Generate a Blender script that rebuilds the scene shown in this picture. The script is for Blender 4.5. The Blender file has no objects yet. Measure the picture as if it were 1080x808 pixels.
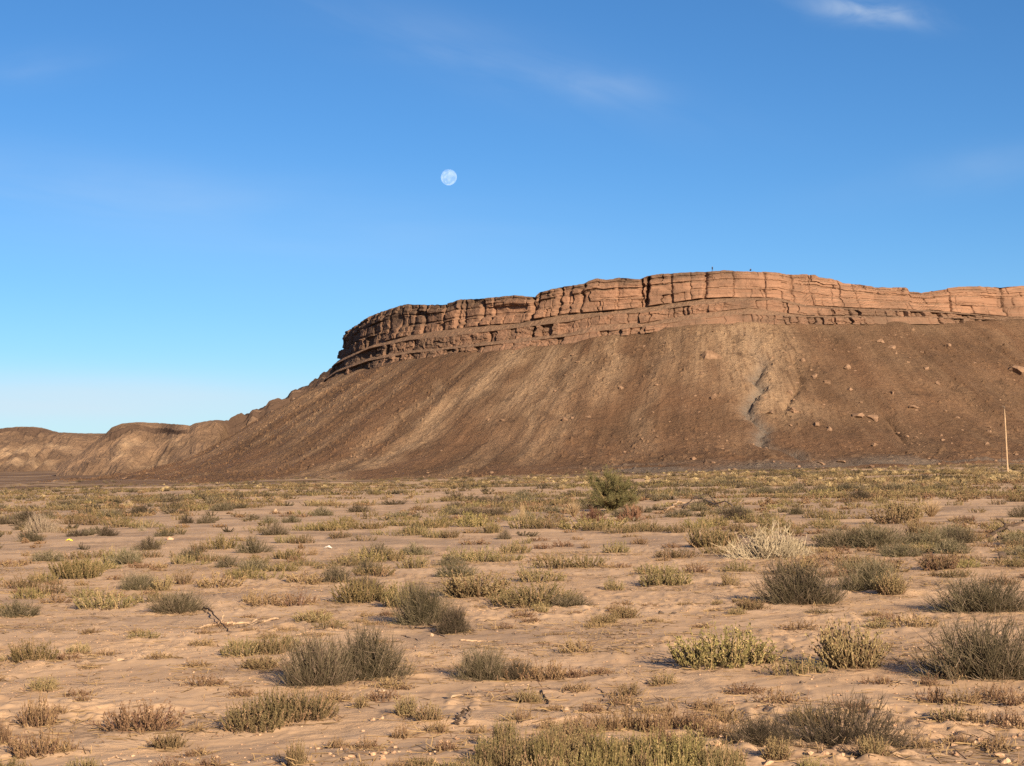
import bpy, math, random
import numpy as np
from mathutils import Vector, Matrix, Euler

R = math.radians
scene = bpy.context.scene
COL = scene.collection

# ------------------------------------------------------------------ camera
F = 1823.0              # focal length in photo pixels (photo is 1080 x 808)
CX, CY = 540.0, 404.0
HORIZON = 470.0
CAMZ = 2.5
PITCH = math.atan((HORIZON - CY) / F)
cam = bpy.data.cameras.new('camera')
cam_ob = bpy.data.objects.new('camera', cam)
COL.objects.link(cam_ob)
scene.camera = cam_ob
cam.sensor_width = 36.0
cam.lens = 36.0 * F / 1080.0
cam.clip_start = 0.1
cam.clip_end = 40000
cam_ob.location = (0, 0, CAMZ)
cam_ob.rotation_euler = (math.pi / 2 + PITCH, 0, 0)

# ------------------------------------------------------------------ light
SUN_EL, SUN_AZ = R(20.0), R(25.0)     # the sun stands behind the camera, 25 degrees to its right
TO_SUN = Vector((math.sin(SUN_AZ) * math.cos(SUN_EL), -math.cos(SUN_AZ) * math.cos(SUN_EL), math.sin(SUN_EL)))
sun = bpy.data.lights.new('sun', 'SUN')
sun.energy = 4.8
sun.angle = R(0.53)
sun.color = (1.0, 0.80, 0.58)
sun_ob = bpy.data.objects.new('sun', sun)
COL.objects.link(sun_ob)
sun_ob.rotation_euler = TO_SUN.to_track_quat('Z', 'Y').to_euler()

world = bpy.data.worlds.new('World')
scene.world = world
world.use_nodes = True
wn = world.node_tree
wl = wn.links
for n in list(wn.nodes):
    wn.nodes.remove(n)
w_out = wn.nodes.new('ShaderNodeOutputWorld')
w_bg = wn.nodes.new('ShaderNodeBackground')
w_bg.inputs['Strength'].default_value = 0.050
sky = wn.nodes.new('ShaderNodeTexSky')
sky.sky_type = 'NISHITA'
sky.sun_disc = False
sky.sun_elevation = SUN_EL
sky.sun_rotation = math.pi - SUN_AZ
sky.air_density = 1.0
sky.dust_density = 0.0
sky.ozone_density = 5.0
sky.altitude = 2000


def wnode(t, **k):
    n = wn.nodes.new(t)
    for a, b in k.items():
        setattr(n, a, b)
    return n


def wmath(op, a, b=None, c=None, clamp=False):
    n = wnode('ShaderNodeMath', operation=op, use_clamp=clamp)
    for i, v in enumerate((a, b, c)):
        if v is None:
            continue
        if isinstance(v, (int, float)):
            n.inputs[i].default_value = v
        else:
            wl.new(v, n.inputs[i])
    return n.outputs[0]


w_tc = wnode('ShaderNodeTexCoord')
w_sep = wnode('ShaderNodeSeparateXYZ')
wl.new(w_tc.outputs['Generated'], w_sep.inputs[0])
sx, sy, sz = w_sep.outputs
w_az = wmath('ARCTAN2', sx, sy)                     # azimuth, 0 straight ahead
w_el = wmath('ARCSINE', sz)


def sky_pt(px, py):
    return (math.atan((px - CX) / F), math.atan((HORIZON - py) / F))


def wispy(seed, sc, rot, lo, hi, stretch):
    """Thin streaky cirrus: a noise stretched along one bearing of the sky."""
    cmb = wnode('ShaderNodeCombineXYZ')
    ca, sa = math.cos(rot), math.sin(rot)
    u = wmath('ADD', wmath('MULTIPLY', w_az, ca), wmath('MULTIPLY', w_el, sa))
    v = wmath('ADD', wmath('MULTIPLY', w_az, -sa), wmath('MULTIPLY', w_el, ca))
    wl.new(wmath('MULTIPLY', u, sc / stretch), cmb.inputs[0])
    wl.new(wmath('MULTIPLY', v, sc), cmb.inputs[1])
    cmb.inputs[2].default_value = seed
    nz = wnode('ShaderNodeTexNoise')
    nz.inputs['Scale'].default_value = 1.0
    nz.inputs['Detail'].default_value = 6
    nz.inputs['Roughness'].default_value = 0.55
    nz.inputs['Distortion'].default_value = 0.6
    wl.new(cmb.outputs[0], nz.inputs['Vector'])
    mr = wnode('ShaderNodeMapRange', interpolation_type='SMOOTHSTEP')
    mr.inputs['From Min'].default_value = lo
    mr.inputs['From Max'].default_value = hi
    wl.new(nz.outputs['Fac'], mr.inputs['Value'])
    return mr.outputs[0]


def blob(px, py, wx, wy, rot=0.0):
    a0, e0 = sky_pt(px, py)
    da = wmath('SUBTRACT', w_az, a0)
    de = wmath('SUBTRACT', w_el, e0)
    ca, sa = math.cos(rot), math.sin(rot)
    u = wmath('DIVIDE', wmath('ADD', wmath('MULTIPLY', da, ca), wmath('MULTIPLY', de, sa)), wx / F)
    v = wmath('DIVIDE', wmath('ADD', wmath('MULTIPLY', da, -sa), wmath('MULTIPLY', de, ca)), wy / F)
    q = wmath('ADD', wmath('MULTIPLY', u, u), wmath('MULTIPLY', v, v))
    return wmath('EXPONENT', wmath('MULTIPLY', q, -1.0))


cl = wmath('MULTIPLY', wmath('MULTIPLY', blob(918, 18, 58, 12, R(-10)), wispy(1.3, 62, R(-12), 0.36, 0.75, 2.8)), 0.46)
for (bx, by, bw, bh, br, st, seed, sc, r2, strch) in (
        (640, 90, 60, 16, -6, 0.16, 4.1, 50, -14, 2.6),
        (520, 62, 200, 34, -15, 0.12, 7.7, 34, -20, 5.0),
        (130, 205, 330, 34, -7, 0.18, 2.2, 20, -8, 7.0),
        (200, 235, 420, 60, -4, 0.12, 9.4, 12, -4, 8.0),
        (60, 424, 280, 26, 0, 0.70, 5.6, 10, 0, 9.0),
        (1040, 185, 140, 22, 8, 0.14, 3.9, 20, 10, 5.0),
        (20, 80, 70, 20, 8, 0.14, 8.8, 26, 8, 5.0)):
    m_ = wmath('MULTIPLY', blob(bx, by, bw, bh, R(br)), wispy(seed, sc, R(r2), 0.25, 0.85, strch))
    cl = wmath('ADD', cl, wmath('MULTIPLY', m_, st))
low_haze = wmath('MULTIPLY', wmath('EXPONENT', wmath('MULTIPLY', wmath('MAXIMUM', w_el, 0), -20.0)), 0.46)      # dusty air along the horizon
cl = wmath('ADD', cl, low_haze)
w_mix = wnode('ShaderNodeMix', data_type='RGBA')
w_hsv = wnode('ShaderNodeMix', data_type='RGBA', blend_type='MULTIPLY')      # the deep clear blue of this dry air
w_hsv.inputs['Factor'].default_value = 1
w_hsv.inputs['B'].default_value = (0.56, 0.86, 1.00, 1)
wl.new(sky.outputs[0], w_hsv.inputs['A'])
wl.new(wmath('MINIMUM', cl, 0.8), w_mix.inputs['Factor'])
wl.new(w_hsv.outputs['Result'], w_mix.inputs['A'])
w_mix.inputs['B'].default_value = (6.2, 7.0, 7.9, 1)
# added warm glow around the sun, behind the camera, to warm the shadows
w_dot = wnode('ShaderNodeVectorMath', operation='DOT_PRODUCT')
wl.new(w_tc.outputs['Generated'], w_dot.inputs[0])
w_dot.inputs[1].default_value = TO_SUN
w_fill_glow = wnode('ShaderNodeMix', data_type='RGBA', blend_type='ADD')
wl.new(wmath('POWER', wmath('MAXIMUM', w_dot.outputs['Value'], 0.0), 3.0), w_fill_glow.inputs['Factor'])
wl.new(w_mix.outputs['Result'], w_fill_glow.inputs['A'])
w_fill_glow.inputs['B'].default_value = (5.0, 3.1, 1.6, 1)
wl.new(w_fill_glow.outputs['Result'], w_bg.inputs['Color'])
wl.new(w_bg.outputs[0], w_out.inputs[0])

scene.view_settings.view_transform = 'Standard'
scene.view_settings.look = 'None'
scene.view_settings.exposure = 1.18
scene.view_settings.gamma = 1
scene.render.engine = 'CYCLES'
scene.cycles.use_denoising = False
scene.cycles.max_bounces = 4
scene.cycles.transparent_max_bounces = 8

# ------------------------------------------------------------------ helpers
rng = np.random.default_rng(11)
random.seed(5)


def hash01(ix, iy, iz, seed):
    h = (ix.astype(np.uint64) * np.uint64(73856093)) ^ (iy.astype(np.uint64) * np.uint64(19349663)) ^ \
        (iz.astype(np.uint64) * np.uint64(83492791)) ^ np.uint64((seed * 2654435761 + 12345) & 0xffffffff)
    h &= np.uint64(0xffffffff)
    h = (h ^ (h >> np.uint64(16))) * np.uint64(0x45d9f3b) & np.uint64(0xffffffff)
    h = (h ^ (h >> np.uint64(16))) * np.uint64(0x45d9f3b) & np.uint64(0xffffffff)
    h = h ^ (h >> np.uint64(16))
    return (h & np.uint64(0xffffff)).astype(np.float64) / float(0xffffff)


def noise(x, y, z=0.0, seed=0):
    """Smooth value noise in -1..1 over numpy arrays."""
    x, y, z = np.broadcast_arrays(np.asarray(x, float), np.asarray(y, float), np.asarray(z, float))
    fx, fy, fz = np.floor(x), np.floor(y), np.floor(z)
    ix, iy, iz = (a.astype(np.int64) + 100000 for a in (fx, fy, fz))
    tx, ty, tz = x - fx, y - fy, z - fz
    tx, ty, tz = (t * t * t * (t * (6 * t - 15) + 10) for t in (tx, ty, tz))
    r = 0
    for dx in (0, 1):
        wx = tx if dx else 1 - tx
        for dy in (0, 1):
            wy = ty if dy else 1 - ty
            for dz in (0, 1):
                wz = tz if dz else 1 - tz
                r = r + wx * wy * wz * hash01(ix + dx, iy + dy, iz + dz, seed)
    return r * 2 - 1


def fbm(x, y, z=0.0, oct=4, seed=0, gain=0.5, ridged=False):
    r, a, f, tot = 0, 1.0, 1.0, 0
    for i in range(oct):
        n = noise(x * f + 17.3 * i, y * f - 9.1 * i, z * f if not np.isscalar(z) or z else 0.0, seed + i)
        if ridged:
            n = 1 - 2 * np.abs(n)
        r = r + a * n
        tot += a
        a *= gain
        f *= 2.03
    return r / tot


def smooth(a, b, x):
    t = np.clip((x - a) / (b - a), 0, 1)
    return t * t * (3 - 2 * t)


def px_of(x, y):
    return CX + F * x / y                      # near enough for layout (pitch is 2 degrees)


def z_of(py, y):
    """World height of a thing seen at photo row py, y metres ahead."""
    a = math.atan2(1, 1) * 0
    v = (CY - np.asarray(py, float)) / F
    c, s = math.cos(PITCH), math.sin(PITCH)
    return CAMZ + y * (s + v * c) / (c - v * s)


def x_of(px, y, py=HORIZON):
    v = (CY - py) / F
    c, s = math.cos(PITCH), math.sin(PITCH)
    return y * ((px - CX) / F) / (c - v * s)


def mesh_np(name, V, Fq, mats=(), parent=None, attrs=None, smooth_shade=False, midx=None):
    """V (n,3), Fq list of arrays (quads and/or tris) -> ONE mesh object."""
    me = bpy.data.meshes.new(name)
    if not isinstance(Fq, (list, tuple)):
        Fq = [Fq]
    Fq = [np.asarray(f, np.int32) for f in Fq if len(f)]
    me.vertices.add(len(V))
    me.vertices.foreach_set('co', np.asarray(V, np.float32).ravel())
    nl = sum(f.size for f in Fq)
    nf = sum(len(f) for f in Fq)
    me.loops.add(nl)
    me.polygons.add(nf)
    me.loops.foreach_set('vertex_index', np.concatenate([f.ravel() for f in Fq]))
    starts, tot = [], 0
    for f in Fq:
        starts.append(tot + np.arange(len(f)) * f.shape[1])
        tot += f.size
    me.polygons.foreach_set('loop_start', np.concatenate(starts).astype(np.int32))
    if midx is not None:
        me.polygons.foreach_set('material_index', np.asarray(midx, np.int32))
    me.polygons.foreach_set('use_smooth', np.full(nf, smooth_shade))
    for m in mats:
        me.materials.append(m)
    for k, a in (attrs or {}).items():
        at = me.attributes.new(k, 'FLOAT', 'POINT')
        at.data.foreach_set('value', np.asarray(a, np.float32))
    me.update(calc_edges=True)
    me.validate(verbose=False)
    ob = bpy.data.objects.new(name, me)
    COL.objects.link(ob)
    if parent is not None:
        ob.parent = parent
    return ob


def grid_faces(nr, nc, wrap=False):
    i = np.arange(nr - 1)[:, None]
    j = np.arange(nc if wrap else nc - 1)[None, :]
    j2 = (j + 1) % nc
    a = i * nc + j
    b = i * nc + j2
    return np.stack([a, b, b + nc, a + nc], -1).reshape(-1, 4)


def tag(o, label=None, cat=None, group=None, kind=None):
    if label:
        o['label'] = label
    if cat:
        o['category'] = cat
    if group:
        o['group'] = group
    if kind:
        o['kind'] = kind
    return o


# ------------------------------------------------------------------ materials
def new_mat(name, rough=0.95):
    m = bpy.data.materials.new(name)
    m.use_nodes = True
    nt = m.node_tree
    b = nt.nodes['Principled BSDF']
    b.inputs['Roughness'].default_value = rough
    b.inputs['Specular IOR Level'].default_value = 0.15
    return m, nt, b


class G:
    """Small node-graph writer."""

    def __init__(s, nt):
        s.nt = nt

    def node(s, t, **k):
        n = s.nt.nodes.new(t)
        for a, b in k.items():
            setattr(n, a, b)
        return n

    def put(s, sock, v):
        if v is None:
            return
        if isinstance(v, bpy.types.NodeSocket):
            s.nt.links.new(v, sock)
        elif isinstance(v, tuple) and len(v) == 3 and sock.type == 'RGBA':
            sock.default_value = (*v, 1)
        else:
            sock.default_value = v

    def math(s, op, a, b=None, c=None, clamp=False):
        n = s.node('ShaderNodeMath', operation=op, use_clamp=clamp)
        for i, v in enumerate((a, b, c)):
            s.put(n.inputs[i], v)
        return n.outputs[0]

    def mix(s, f, a, b, blend='MIX'):
        n = s.node('ShaderNodeMix', data_type='RGBA', blend_type=blend)
        s.put(n.inputs['Factor'], f)
        s.put(n.inputs['A'], a)
        s.put(n.inputs['B'], b)
        return n.outputs['Result']

    def noise(s, vec, scale, detail=4, rough=0.55, dist=0.0):
        n = s.node('ShaderNodeTexNoise')
        s.put(n.inputs['Vector'], vec)
        n.inputs['Scale'].default_value = scale
        n.inputs['Detail'].default_value = detail
        n.inputs['Roughness'].default_value = rough
        n.inputs['Distortion'].default_value = dist
        return n.outputs['Fac']

    def ramp(s, v, lo, hi, smooth=True):
        n = s.node('ShaderNodeMapRange', interpolation_type='SMOOTHSTEP' if smooth else 'LINEAR')
        s.put(n.inputs['Value'], v)
        n.inputs['From Min'].default_value = lo
        n.inputs['From Max'].default_value = hi
        return n.outputs[0]

    def vscale(s, vec, sc):
        n = s.node('ShaderNodeVectorMath', operation='MULTIPLY')
        s.put(n.inputs[0], vec)
        n.inputs[1].default_value = sc
        return n.outputs[0]

    def attr(s, name):
        return s.node('ShaderNodeAttribute', attribute_name=name).outputs['Fac']

    def bump(s, h, strength, dist):
        n = s.node('ShaderNodeBump')
        s.put(n.inputs['Height'], h)
        n.inputs['Strength'].default_value = strength
        n.inputs['Distance'].default_value = dist
        return n.outputs[0]


def m_cliff():
    m, nt, b = new_mat('layered_sandstone')
    g = G(nt)
    pos = g.node('ShaderNodeNewGeometry').outputs['Position']
    nrm = g.node('ShaderNodeSeparateXYZ')
    nt.links.new(g.node('ShaderNodeNewGeometry').outputs['True Normal'], nrm.inputs[0])
    beds = g.noise(g.vscale(pos, (0.03, 0.03, 1.3)), 1.0, 5, 0.6)
    fine = g.noise(g.vscale(pos, (0.15, 0.15, 3.0)), 1.0, 5, 0.65)
    blot = g.noise(pos, 0.09, 5, 0.6)
    spk = g.noise(pos, 1.1, 4, 0.7)
    c = g.mix(g.ramp(beds, 0.32, 0.68), (0.202, 0.112, 0.070), (0.272, 0.158, 0.101))
    c = g.mix(g.math('MULTIPLY', g.ramp(fine, 0.52, 0.7), 0.28), c, (0.15, 0.084, 0.055))
    # dark desert varnish: a fixed stain, heavier on the cap beds and towards the west end
    v = g.math('ADD', g.math('MULTIPLY', g.ramp(blot, 0.42, 0.66), 0.5), g.math('MULTIPLY', g.attr('varnish'), 0.85))
    v = g.math('MULTIPLY', v, g.math('ADD', g.math('MULTIPLY', spk, 0.8), 0.55), clamp=True)
    c = g.mix(v, c, (0.092, 0.060, 0.042))
    # rubble lies on the flat ledges
    c = g.mix(g.math('MULTIPLY', g.ramp(nrm.outputs[2], 0.45, 0.75), 0.75), c,
              g.mix(g.ramp(spk, 0.35, 0.65), (0.125, 0.080, 0.051), (0.20, 0.135, 0.088)))
    nt.links.new(c, b.inputs['Base Color'])
    nt.links.new(g.bump(g.math('ADD', g.math('MULTIPLY', fine, 0.7), g.noise(pos, 2.2, 3, 0.7)), 0.6, 0.5), b.inputs['Normal'])
    return m


def m_talus():
    m, nt, b = new_mat('scree')
    g = G(nt)
    pos = g.node('ShaderNodeNewGeometry').outputs['Position']
    sr = g.node('ShaderNodeCombineXYZ')
    nt.links.new(g.attr('arc'), sr.inputs[0])
    nt.links.new(g.attr('run'), sr.inputs[1])
    st = g.noise(g.vscale(sr.outputs[0], (0.30, 0.022, 1)), 1.0, 5, 0.6, 0.5)
    st2 = g.noise(g.vscale(sr.outputs[0], (0.9, 0.10, 1)), 1.0, 4, 0.6, 0.3)
    spk = g.noise(pos, 0.9, 5, 0.75)
    blot = g.noise(pos, 0.035, 4, 0.55)
    c = g.mix(g.ramp(blot, 0.35, 0.65), (0.116, 0.069, 0.040), (0.158, 0.090, 0.051))
    c = g.mix(g.math('MULTIPLY', g.ramp(st, 0.52, 0.72), 0.38), c, (0.20, 0.133, 0.082))
    c = g.mix(g.math('MULTIPLY', g.ramp(st2, 0.50, 0.72), 0.28), c, (0.19, 0.125, 0.077))
    c = g.mix(g.math('MULTIPLY', g.ramp(st2, 0.48, 0.30), 0.22), c, (0.085, 0.054, 0.034))
    pl = g.math('MULTIPLY', g.attr('pale'), g.ramp(g.math('ADD', g.math('MULTIPLY', st2, 0.6), g.math('MULTIPLY', spk, 0.4)), 0.30, 0.55))
    c = g.mix(pl, c, (0.35, 0.24, 0.147))
    c = g.mix(g.math('MULTIPLY', g.attr('grey'), g.ramp(spk, 0.25, 0.55)), c, (0.165, 0.145, 0.122))
    c = g.mix(g.math('MULTIPLY', g.ramp(spk, 0.56, 0.68), 0.6), c, (0.20, 0.128, 0.082))
    c = g.mix(g.math('MULTIPLY', g.ramp(spk, 0.42, 0.28), 0.5), c, (0.07, 0.045, 0.03))
    nt.links.new(c, b.inputs['Base Color'])
    lump_ = g.noise(pos, 0.16, 5, 0.7, 0.6)
    c = g.mix(g.math('MULTIPLY', g.ramp(lump_, 0.56, 0.66), 0.35), c, (0.19, 0.122, 0.078))
    c = g.mix(g.math('MULTIPLY', g.ramp(lump_, 0.45, 0.36), 0.40), c, (0.070, 0.046, 0.030))
    nt.links.new(c, b.inputs['Base Color'])
    nt.links.new(g.bump(g.noise(pos, 0.8, 6, 0.8), 1.0, 1.3), b.inputs['Normal'])
    return m


def m_hill():
    m, nt, b = new_mat('eroded_hill_rock')
    g = G(nt)
    pos = g.node('ShaderNodeNewGeometry').outputs['Position']
    blot = g.noise(pos, 0.02, 5, 0.6, 0.8)
    mid = g.noise(g.vscale(pos, (1, 1, 2.0)), 0.10, 5, 0.65)
    spk = g.noise(pos, 0.5, 5, 0.7)
    c = g.mix(g.ramp(blot, 0.38, 0.62), (0.130, 0.085, 0.055), (0.195, 0.128, 0.082))
    c = g.mix(g.math('MULTIPLY', g.ramp(mid, 0.52, 0.70), 0.55), c, (0.25, 0.165, 0.10))
    c = g.mix(g.math('MULTIPLY', g.attr('ledge'), 0.9), c, (0.070, 0.046, 0.034))
    c = g.mix(g.math('MULTIPLY', g.attr('pale'), g.ramp(mid, 0.3, 0.6)), c, (0.34, 0.24, 0.15))
    c = g.mix(g.math('MULTIPLY', g.ramp(spk, 0.45, 0.3), 0.4), c, (0.10, 0.062, 0.04))
    nt.links.new(c, b.inputs['Base Color'])
    nt.links.new(g.bump(g.noise(pos, 0.4, 6, 0.75), 0.8, 1.5), b.inputs['Normal'])
    return m


def m_ground():
    m, nt, b = new_mat('desert_crust')
    g = G(nt)
    pos = g.node('ShaderNodeNewGeometry').outputs['Position']
    big = g.noise(pos, 0.16, 4, 0.55, 0.5)
    mid = g.noise(pos, 0.9, 5, 0.6, 0.4)
    fine = g.noise(pos, 7.0, 6, 0.7)
    grit = g.noise(pos, 38.0, 4, 0.7)
    c = g.mix(g.ramp(big, 0.36, 0.64), (0.455, 0.305, 0.180), (0.525, 0.358, 0.214))
    c = g.mix(g.math('MULTIPLY', g.ramp(mid, 0.48, 0.66), 0.55), c, (0.56, 0.395, 0.252))
    c = g.mix(g.math('MULTIPLY', g.ramp(mid, 0.46, 0.32), 0.5), c, (0.33, 0.212, 0.128))
    c = g.mix(g.math('MULTIPLY', g.attr('crust'), 0.75), c, (0.315, 0.222, 0.147))
    c = g.mix(g.math('MULTIPLY', g.attr('litter'), g.ramp(fine, 0.40, 0.6)), c, (0.185, 0.122, 0.075))
    c = g.mix(g.math('MULTIPLY', g.ramp(fine, 0.56, 0.72), 0.5), c, (0.62, 0.44, 0.29))
    c = g.mix(g.math('MULTIPLY', g.ramp(fine, 0.44, 0.32), 0.45), c, (0.27, 0.172, 0.104))
    c = g.mix(g.math('MULTIPLY', g.ramp(grit, 0.42, 0.28), 0.4), c, (0.26, 0.17, 0.11))
    c = g.mix(g.attr('scree'), c, g.mix(g.ramp(g.noise(g.vscale(pos, (0.02, 0.07, 0.1)), 1.0, 4, 0.6, 0.5), 0.45, 0.66), g.mix(g.ramp(mid, 0.4, 0.6), (0.120, 0.073, 0.042), (0.165, 0.105, 0.062)), (0.34, 0.235, 0.14)))
    nt.links.new(c, b.inputs['Base Color'])
    rough_ = g.math('ADD', g.math('MULTIPLY', g.ramp(g.noise(pos, 0.55, 4, 0.6, 0.6), 0.44, 0.62), 0.85), 0.15)
    h = g.math('ADD', g.math('MULTIPLY', fine, 0.045), g.math('MULTIPLY', grit, 0.008))
    h = g.math('MULTIPLY', h, rough_)
    h = g.math('ADD', h, g.math('MULTIPLY', mid, 0.06))
    nt.links.new(g.bump(h, 0.6, 1.0), b.inputs['Normal'])
    return m


def m_plant(name, base, tip, var, dead=None, rough=0.85):
    """Plant colour: dark old wood low down, its own tip colour, and a tint per twig and per plant."""
    m, nt, b = new_mat(name, rough)
    g = G(nt)
    oi = g.node('ShaderNodeObjectInfo').outputs['Random']
    t = g.attr('tint')
    c = g.mix(g.attr('along'), base, tip)
    c = g.mix(g.math('MULTIPLY', g.ramp(t, 0.25, 1.0, False), 0.75), c, var)
    if dead:
        c = g.mix(g.ramp(t, 0.80, 0.86), c, dead)
    hv = g.node('ShaderNodeHueSaturation')
    nt.links.new(c, hv.inputs['Color'])
    nt.links.new(g.math('ADD', g.math('MULTIPLY', oi, 0.030), 0.485), hv.inputs['Hue'])
    nt.links.new(g.math('ADD', g.math('MULTIPLY', oi, 0.5), 0.75), hv.inputs['Value'])
    nt.links.new(hv.outputs[0], b.inputs['Base Color'])
    return m


def m_plain(name, a, bcol, scale=6.0, rough=0.9, bump=0.02):
    m, nt, b = new_mat(name, rough)
    g = G(nt)
    co = g.node('ShaderNodeTexCoord').outputs['Object']
    n = g.noise(co, scale, 5, 0.65)
    nt.links.new(g.mix(g.ramp(n, 0.35, 0.65), a, bcol), b.inputs['Base Color'])
    nt.links.new(g.bump(n, 0.7, bump), b.inputs['Normal'])
    return m


M = dict(
    cliff=m_cliff(), talus=m_talus(), hill=m_hill(), ground=m_ground(),
    grey=m_plant('grey_broom_twigs', (0.055, 0.041, 0.026), (0.094, 0.079, 0.046), (0.135, 0.110, 0.064), (0.21, 0.16, 0.11)),
    olive=m_plant('olive_succulent', (0.090, 0.062, 0.035), (0.136, 0.110, 0.050), (0.210, 0.158, 0.074), (0.27, 0.18, 0.10)),
    lime=m_plant('yellow_green_succulent', (0.080, 0.060, 0.030), (0.155, 0.127, 0.050), (0.235, 0.178, 0.076), (0.28, 0.20, 0.10)),
    tan=m_plant('tan_succulent', (0.10, 0.068, 0.040), (0.215, 0.162, 0.080), (0.28, 0.20, 0.10), (0.19, 0.12, 0.07)),
    brown=m_plant('dry_brown_sprigs', (0.085, 0.052, 0.032), (0.21, 0.135, 0.072), (0.30, 0.20, 0.105), (0.13, 0.075, 0.050)),
    rust=m_plant('rusty_dry_sprigs', (0.09, 0.055, 0.034), (0.185, 0.100, 0.058), (0.24, 0.145, 0.08)),
    cream=m_plant('bleached_dead_twigs', (0.16, 0.12, 0.08), (0.30, 0.24, 0.165), (0.38, 0.31, 0.22), (0.25, 0.20, 0.14)),
    straw=m_plant('straw_grass', (0.20, 0.135, 0.07), (0.33, 0.245, 0.135), (0.39, 0.295, 0.17)),
    green=m_plant('green_feathery_foliage', (0.062, 0.052, 0.026), (0.108, 0.100, 0.042), (0.17, 0.140, 0.062), (0.18, 0.13, 0.065)),
    wood=m_plain('weathered_wood', (0.13, 0.09, 0.06), (0.30, 0.22, 0.15), 14),
    palewood=m_plain('bleached_wood', (0.28, 0.19, 0.12), (0.46, 0.33, 0.21), 14),
    darkwood=m_plain('dark_dead_wood', (0.05, 0.035, 0.025), (0.10, 0.07, 0.05), 14),
    stone=m_plain('sandstone_boulder', (0.15, 0.094, 0.060), (0.23, 0.147, 0.093), 0.7, 0.95, 0.4),
    darkstone=m_plain('dark_stone', (0.06, 0.045, 0.035), (0.12, 0.09, 0.07), 5),
    palestone=m_plain('pale_stone', (0.26, 0.185, 0.12), (0.38, 0.275, 0.18), 5),
    pebble=m_plain('pebbles', (0.30, 0.19, 0.12), (0.50, 0.335, 0.21), 9, 0.95, 0.05),
    pole=m_plain('pale_pole_wood', (0.28, 0.20, 0.12), (0.42, 0.30, 0.19), 2),  # the wood itself is light-coloured
    metal=m_plain('dull_metal', (0.10, 0.08, 0.065), (0.16, 0.13, 0.10), 4),
    yellow=m_plain('yellow_plastic', (0.75, 0.60, 0.05), (0.82, 0.70, 0.10), 4, 0.5),
    white=m_plain('white_plastic_bag', (0.50, 0.47, 0.42), (0.62, 0.60, 0.55), 4, 0.6),
)

# ------------------------------------------------------------------ the plain


def zg(x, y, detail=True):
    """Height of the plain: it falls away gently, and rises to the right."""
    x = np.asarray(x, float)
    y = np.asarray(y, float)
    yy = np.minimum(np.maximum(y, -200), 620)
    xx = np.clip(x, -260, 260)
    z = -0.0130 * yy + 0.0235 * xx
    d = np.hypot(x, y)
    z = z + 0.10 * fbm(x / 14, y / 14, oct=3, seed=3) * smooth(5, 40, d)
    z = z + 0.045 * fbm(x / 3.6, y / 3.0, oct=4, seed=9) + 0.018 * np.maximum(0, fbm(x / 1.5, y / 1.1, oct=2, seed=10, ridged=True)) * (1 - smooth(60, 120, d))
    far = smooth(90, 260, d)
    z = z + far * 0.45 * fbm(x / 16, y / 22, oct=3, seed=21)
    z = z + smooth(500, 600, d) * (1 - smooth(1000, 1400, d)) * 2.6 * fbm(x / 34, y / 60, oct=4, seed=22)
    # low sandy bank along the front right and a shallow rill left of it
    z = z + 0.16 * np.exp(-(((x - 0.7) / 3.6) ** 2 + ((y - 14.2) / 1.1) ** 2))
    if detail:
        near = 1 - smooth(40, 130, d)
        z = z + near * (0.018 * fbm(x / 0.42, y / 0.42, oct=3, seed=31) + 0.032 * np.maximum(0, fbm(x / 0.9, y / 1.1, oct=3, seed=41, ridged=True) - 0.15))
        rough_zone = smooth(0.0, 0.35, fbm(x / 3.1, y / 3.1, oct=2, seed=51))
        z = z + near * rough_zone * 0.045 * np.maximum(0, noise(x / 0.13, y / 0.13, seed=61))
    return z


def pix_to_ground(px, py):
    """Where the sight line through a photo pixel meets the plain (arrays allowed)."""
    px, py = np.broadcast_arrays(np.asarray(px, float), np.asarray(py, float))
    lo = np.full(px.shape, 6.0)
    hi = np.full(px.shape, 600.0)
    for _ in range(34):
        mid = np.sqrt(lo * hi)
        x = x_of(px, mid, py)
        above = z_of(py, mid) > zg(x, mid, False)
        lo = np.where(above, mid, lo)
        hi = np.where(above, hi, mid)
    y = np.sqrt(lo * hi)
    return x_of(px, y, py), y


def build_ground():
    # fans of rows from the camera; the spacing widens with distance
    rows = [0.4, 2, 4, 6, 8, 9.5, 10.6, 11.4]
    py = np.arange(812 + 30, 500.5, -0.85)
    dd = 4557.0 / (py - 491.0)
    rows += list(dd[dd > 11.8])
    y = rows[-1]
    while y < 30000:
        y *= 1.022 if y < 700 else 1.25
        rows.append(y)
    rows = np.array(rows)
    a_in = np.arange(-0.345, 0.345, 0.00095)
    side = [0.345]
    st = 0.0015
    while side[-1] < math.pi - 0.06:
        side.append(side[-1] + st)
        st = min(st * 1.09, 0.12)
    side = np.array(side)
    ang = np.concatenate([-side[::-1], a_in[1:], side])
    A, D = np.meshgrid(ang, rows)
    X = D * np.sin(A)
    Y = D * np.cos(A)
    Z = zg(X, Y)
    Z = np.where(D > 1500, -16 + 0 * Z, Z)
    V = np.stack([X, Y, Z], -1).reshape(-1, 3)
    x, y = V[:, 0], V[:, 1]
    crust = smooth(0.05, 0.45, fbm(x / 5.5, y / 3.0, oct=4, seed=71))
    lit = smooth(0.05, 0.5, fbm(x / 1.6, y / 1.6, oct=3, seed=81))
    dd = np.hypot(x, y)
    lit = lit * 0.8
    scree = smooth(410, 500, dd + 60 * noise(x / 30, y / 30, seed=83)) * (dd < 3000)
    ob = mesh_np('ground', V, grid_faces(len(rows), len(ang)), [M['ground']], attrs=dict(crust=crust, litter=lit, scree=scree), smooth_shade=True)
    tag(ob, kind='structure')
    return ob


build_ground()

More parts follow.
